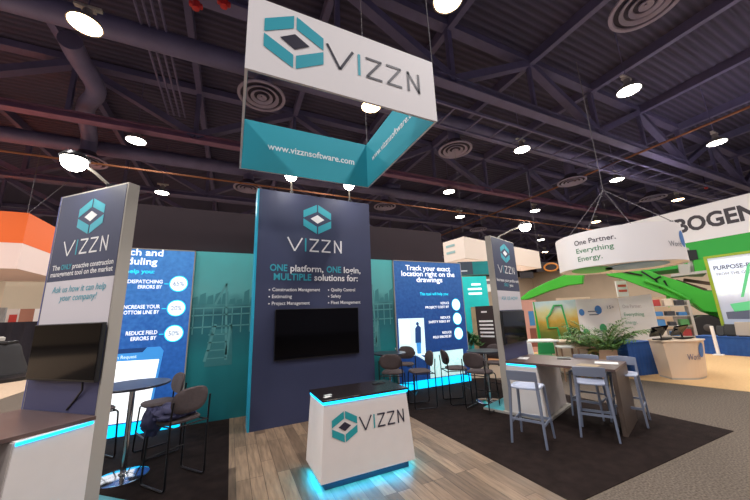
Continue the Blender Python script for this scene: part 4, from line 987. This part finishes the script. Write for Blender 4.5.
t, wd, pt = board(470.5, 475, 307, 0, 9.9, 9.6, 'wooden_post', 'pale wooden post at the left edge of the dark banner stand', mat('pale_wood', (186, 156, 120), .6, var=.1), 'post', th=.1)
pq, hq = upright(486, 361, 8.9); t = thing('low_bench', 'low wooden edged bench below the dark banner stand', 'bench', pq, -.65)
MB().box(-.75, .85, -.2, .2, .42, .48).build('bench_top', mat('honey_wood', (190, 134, 84), .5), t); MB().box(-.7, .8, -.16, .16, 0, .42).build('base', CREAM, t)
pq, _ = upright(468, 350, 9.05); bush('potted_plant', 'leafy green plant standing in front of the bright teal display wall', pq, .42, .85, LEAF2, 240, 8, .17)
t, wd, pt = board(484, 491.5, 279, 292, 13.5, 13.5, 'small_poster', 'small pale poster hanging right of the bright teal display', PALEW, 'poster'); wd('line', .15, .85, .6, .2, GREYP); 
MB().tube([atd(488, 279, 13.5), Vector((*atd(488, 279, 13.5)[:2], 10.3))], .004, 5).build('suspension_cable', CABLE, t)
t, wd, pt = board(536, 566, 262, 272, 22, 22, 'hanging_banner', 'dark far banner with an orange ring, above the green arm', mat('black_banner', (44, 36, 42), .6), 'banner')
cc = atd(551, 267.2, 21.7); MQ = Plane(cc); MB().tube([cc+MQ.u*.42*math.cos(q)+Vector((0, 0, .27*math.sin(q))) for q in [2*PI*k/20 for k in range(21)]], .06, 6).build('orange_ring', mat('orange_ring', (226, 140, 60), .5), t, True)
MB().tube([atd(540, 262, 22), Vector((*atd(540, 262, 22)[:2], 10.3))], .006, 5).build('suspension_cable', CABLE, t)
t, wd, pt = board(520, 533, 272, 278.5, 20, 20, 'hanging_banner', 'small black far banner right of the narrow right tower', mat('black_banner', (44, 36, 42), .6), 'banner')
MB().tube([atd(526, 272, 20), Vector((*atd(526, 272, 20)[:2], 10.3))], .006, 5).build('suspension_cable', CABLE, t)
t, wd, pt = board(615.5, 626, 281, 297, 19, 19, 'hanging_poster', 'small white far poster with red lines above the pale backdrop', PALEW, 'poster'); wd('line', .1, .9, .62, .2, mat('red_print', (214, 90, 70), .6), .02); wd('line', .1, .9, .3, .2, mat('red_print', (214, 90, 70), .6), .02)
MB().tube([atd(620, 281, 19), Vector((*atd(620, 281, 19)[:2], 10.3))], .006, 5).build('suspension_cable', CABLE, t)
t, wd, pt = board(520, 536, 300, 0, 14, 14, 'exhibit_wall', 'pinkish far exhibit wall with a blue picture, right of the tower screen', mat('pinkish_wall', (196, 150, 140), .7), 'exhibit wall'); pt(.35, 1, .1, .45, mat('brown_patch', (120, 70, 60), .6), 'brown_patch'); pt(.4, .85, .5, .78, mat('blue_patch', (60, 130, 190), .6), 'blue_picture', .012)
for x0_, x1_, lbl, cc_ in ((556, 590, 'far pale exhibit wall under the green arm, left of the two', (222, 196, 166)), (628, 668, 'far tan exhibit wall under the green boom, right of the two', (206, 172, 138))):
    t, wd, pt = board(x0_, x1_, 297.5, 0, 24, 24, 'exhibit_wall', lbl, mat('exhibit_wall_%d' % x0_, cc_, .8), 'exhibit wall')
    pt(.1, .3, .3, .8, mat('rust_patch', (150, 90, 70), .7), 'poster')

# ------------------------------------------------------------------ neighbouring booths, left
ORN = mat('orange_fabric', (238, 104, 24), .6); 
oc = atd(29, 213, 14); ob_ = atd(22, 245, 14); oz0 = atd(18, 271, 14).z
t = thing('canopy_sign', 'big orange and white hanging canopy sign at the left edge', 'canopy', (oc.x, oc.y, oz0))
MB().box(-6, 0, 0, 5, ob_.z-oz0, oc.z-oz0).build('orange_band', ORN, t); MB().box(-5.99, -.01, .01, 4.99, 0, ob_.z-oz0).build('white_band', mat('warm_white_fabric', (236, 212, 204), .6), t)
for x_, y_ in ((-.1, .1), (-5.9, .1), (-.1, 4.9)): MB().tube([(x_, y_, oc.z-oz0), (x_, y_, 10.3-oz0)], .012, 5).build('suspension_cable', CABLE, t)
MB().tube([(-.05, .05, oc.z-oz0), atd(70, 180, 16)-Vector((oc.x, oc.y, oz0))], .015, 5).build('guy_cable', CABLE, t)
d0, d1 = atz(-30, 373, 0), atz(30, 370.5, 0); dz_ = aty(15, 322, 20.35).z
dr = MB(); nn_ = 60
ud = Vector((1, 0, 0)); vs = []; fs = []
for k in range(nn_+1):
    x = -14.5+8.2*k/nn_; y = 20.35+.07*math.sin(k*1.9)
    vs += [(x, y, .0), (x, y, dz_), (x, y+.06, dz_), (x, y+.06, 0)]
for k in range(nn_):
    for j in range(4): fs.append((k*4+j, k*4+(j+1) % 4, k*4+4+(j+1) % 4, k*4+4+j))
tag(dr.add(vs, fs).build('drape_wall', mat('black_drape', (34, 29, 38), .9), smooth=True), 'black pleated drape wall at the far left behind the left tower screen', 'drape')
pq = atz(2, 381, 0); t = thing('draped_machine', 'dark covered machine on a low black platform at the far left', 'machine', (pq.x-.5, pq.y+.4, 0))
MB().lathe([(1.5, 0), (1.5, .12), (1.3, .2), (.9, .22)], 30).build('platform', BLACK, t, True)
MB().lathe([(.95, .2), (.85, .5), (.7, .9), (.62, 1.2), (.55, 1.3), (.3, 1.34)], 18).build('cover', mat('dark_cover', (28, 25, 28), .7), t, True)
MB().box(-.5, .45, -.45, .3, 1.3, 1.42).build('top_plate', BLACK, t, bevel=.03); MB().lathe([(.02, 1.42), (.16, 1.44), (.16, 1.56), (.1, 1.6)], 14).build('cap', GREYM, t, True)
def far(x0_, x1_, top, bot, y, name, label, m, cat, th=.15):
    p, q = aty(x0_, top, y), aty(x1_, top, y); zb_ = max(aty((x0_+x1_)/2, bot, y).z, 0); cx_ = (p.x+q.x)/2
    t = thing(name, label, cat, (cx_, y, 0)); w_ = (q.x-p.x)/2
    MB().box(-w_, w_, 0, th, zb_, p.z).build('panel', m, t); return t, w_, zb_, p.z
t, w_, a_, b_ = far(6, 52, 282, 309, 30, 'exhibit_wall', 'large cream far wall panel between the orange canopy and the black drape', mat('cream_far_panel', (206, 192, 168), .8), 'exhibit wall')
for s in (-w_+.2, w_-.2): MB().box(s-.08, s+.08, .02, .13, 0, a_).build('post', GREYM, t)
t, w_, a_, b_ = far(-20, 6, 308, 340, 26, 'exhibit_wall', 'grey far wall panel at the left edge above the black drape', mat('grey_far_panel', (150, 150, 148), .8), 'exhibit wall')
for s in (-w_+.2, w_-.2): MB().box(s-.08, s+.08, .02, .13, 0, a_+.05).build('post', GREYM, t)
t, w_, a_, b_ = far(7, 19, 309, 345, 27, 'exhibit_wall', 'pale far poster wall with a red mark above the black drape', mat('pale_far_panel', (214, 200, 190), .8), 'exhibit wall'); MB().box(-.1, .25, -.02, 0, b_-.9, b_-.35).build('red_mark', mat('red_mark', (196, 60, 50), .6), t)
MB().box(-.9, -.7, .02, .13, 0, max(a_, .1)+.05).build('post', GREYM, t)
t, w_, a_, b_ = far(20, 46, 309, 345, 28, 'exhibit_wall', 'rust brown far wall panel with a white stripe above the black drape', mat('rust_far_panel', (164, 112, 92), .8), 'exhibit wall'); MB().box(.1, .35, -.02, 0, a_, b_).build('white_stripe', PALEW, t)
MB().box(-.9, -.7, .02, .13, 0, max(a_, .1)+.05).build('post', GREYM, t)
# red hoists on the ceiling steel
for k, (px, py, lbl) in enumerate(((196, 5, 'red chain hoist at the top edge left of the hanging frame sign, left of two'), (224, 3, 'red chain hoist at the top edge left of the hanging frame sign, right of two'), (706, 187, 'red chain hoist above the white and green banner at right'))):
    p = atz(px, py, 10.0); t = thing('chain_hoist', lbl, 'hoist', p, 0, 'red chain hoists'); RD = mat('red_hoist', (190, 36, 40), .5)
    MB().lathe([(.03, -.14), (.09, -.12), (.1, .08), (.04, .12)], 14).build('motor', RD, t, True); MB().box(-.16, .16, -.06, .06, -.06, .05).build('gearbox', RD, t, bevel=.03); MB().tube([(0, 0, .15), (0, 0, 2.9)], .02, 6).build('chain', METAL, t)


# ------------------------------------------------------------------ light
w = bpy.data.worlds.new('world'); S.world = w; w.use_nodes = True
w.node_tree.nodes['Background'].inputs[0].default_value = (.74, .68, .86, 1); w.node_tree.nodes['Background'].inputs[1].default_value = .34
def area(p, power, size, color=(1, .93, .84), name='lamp_light', rot=None, spread=PI, shape='DISK'):
    l = bpy.data.lights.new(name, 'AREA'); l.energy = power; l.size = size; l.shape = shape; l.color = color; l.spread = spread
    o = bpy.data.objects.new(name, l); COL.objects.link(o); o.location = p
    if rot: o.rotation_euler = rot
    return o
for x in (-31, -22, -13.5, -4.3, 4.7, 13.3, 22.7, 32, 42, 53):
    for y in (-6, 0, 5, 9.8, 15.8, 22, 30, 40):
        area((x, y, 9.8), 290 if y < 25 and -14 < x < 40 else 420, .7, (1, .955, .925))
for h in heads:
    l = bpy.data.lights.new('spot_light', 'SPOT'); l.energy = 60; l.spot_size = 2.2; l.spot_blend = .6; l.shadow_soft_size = .1; l.color = (1, .97, .92)
    o = bpy.data.objects.new('spot_light', l); COL.objects.link(o); o.location = h+Vector((0, -.02, -.06)); o.rotation_euler = (.35, 0, 0)
S.view_settings.view_transform = 'Standard'; S.view_settings.look = 'None'; S.view_settings.gamma = 1; S.view_settings.exposure = 0
S.cycles.max_bounces = 6
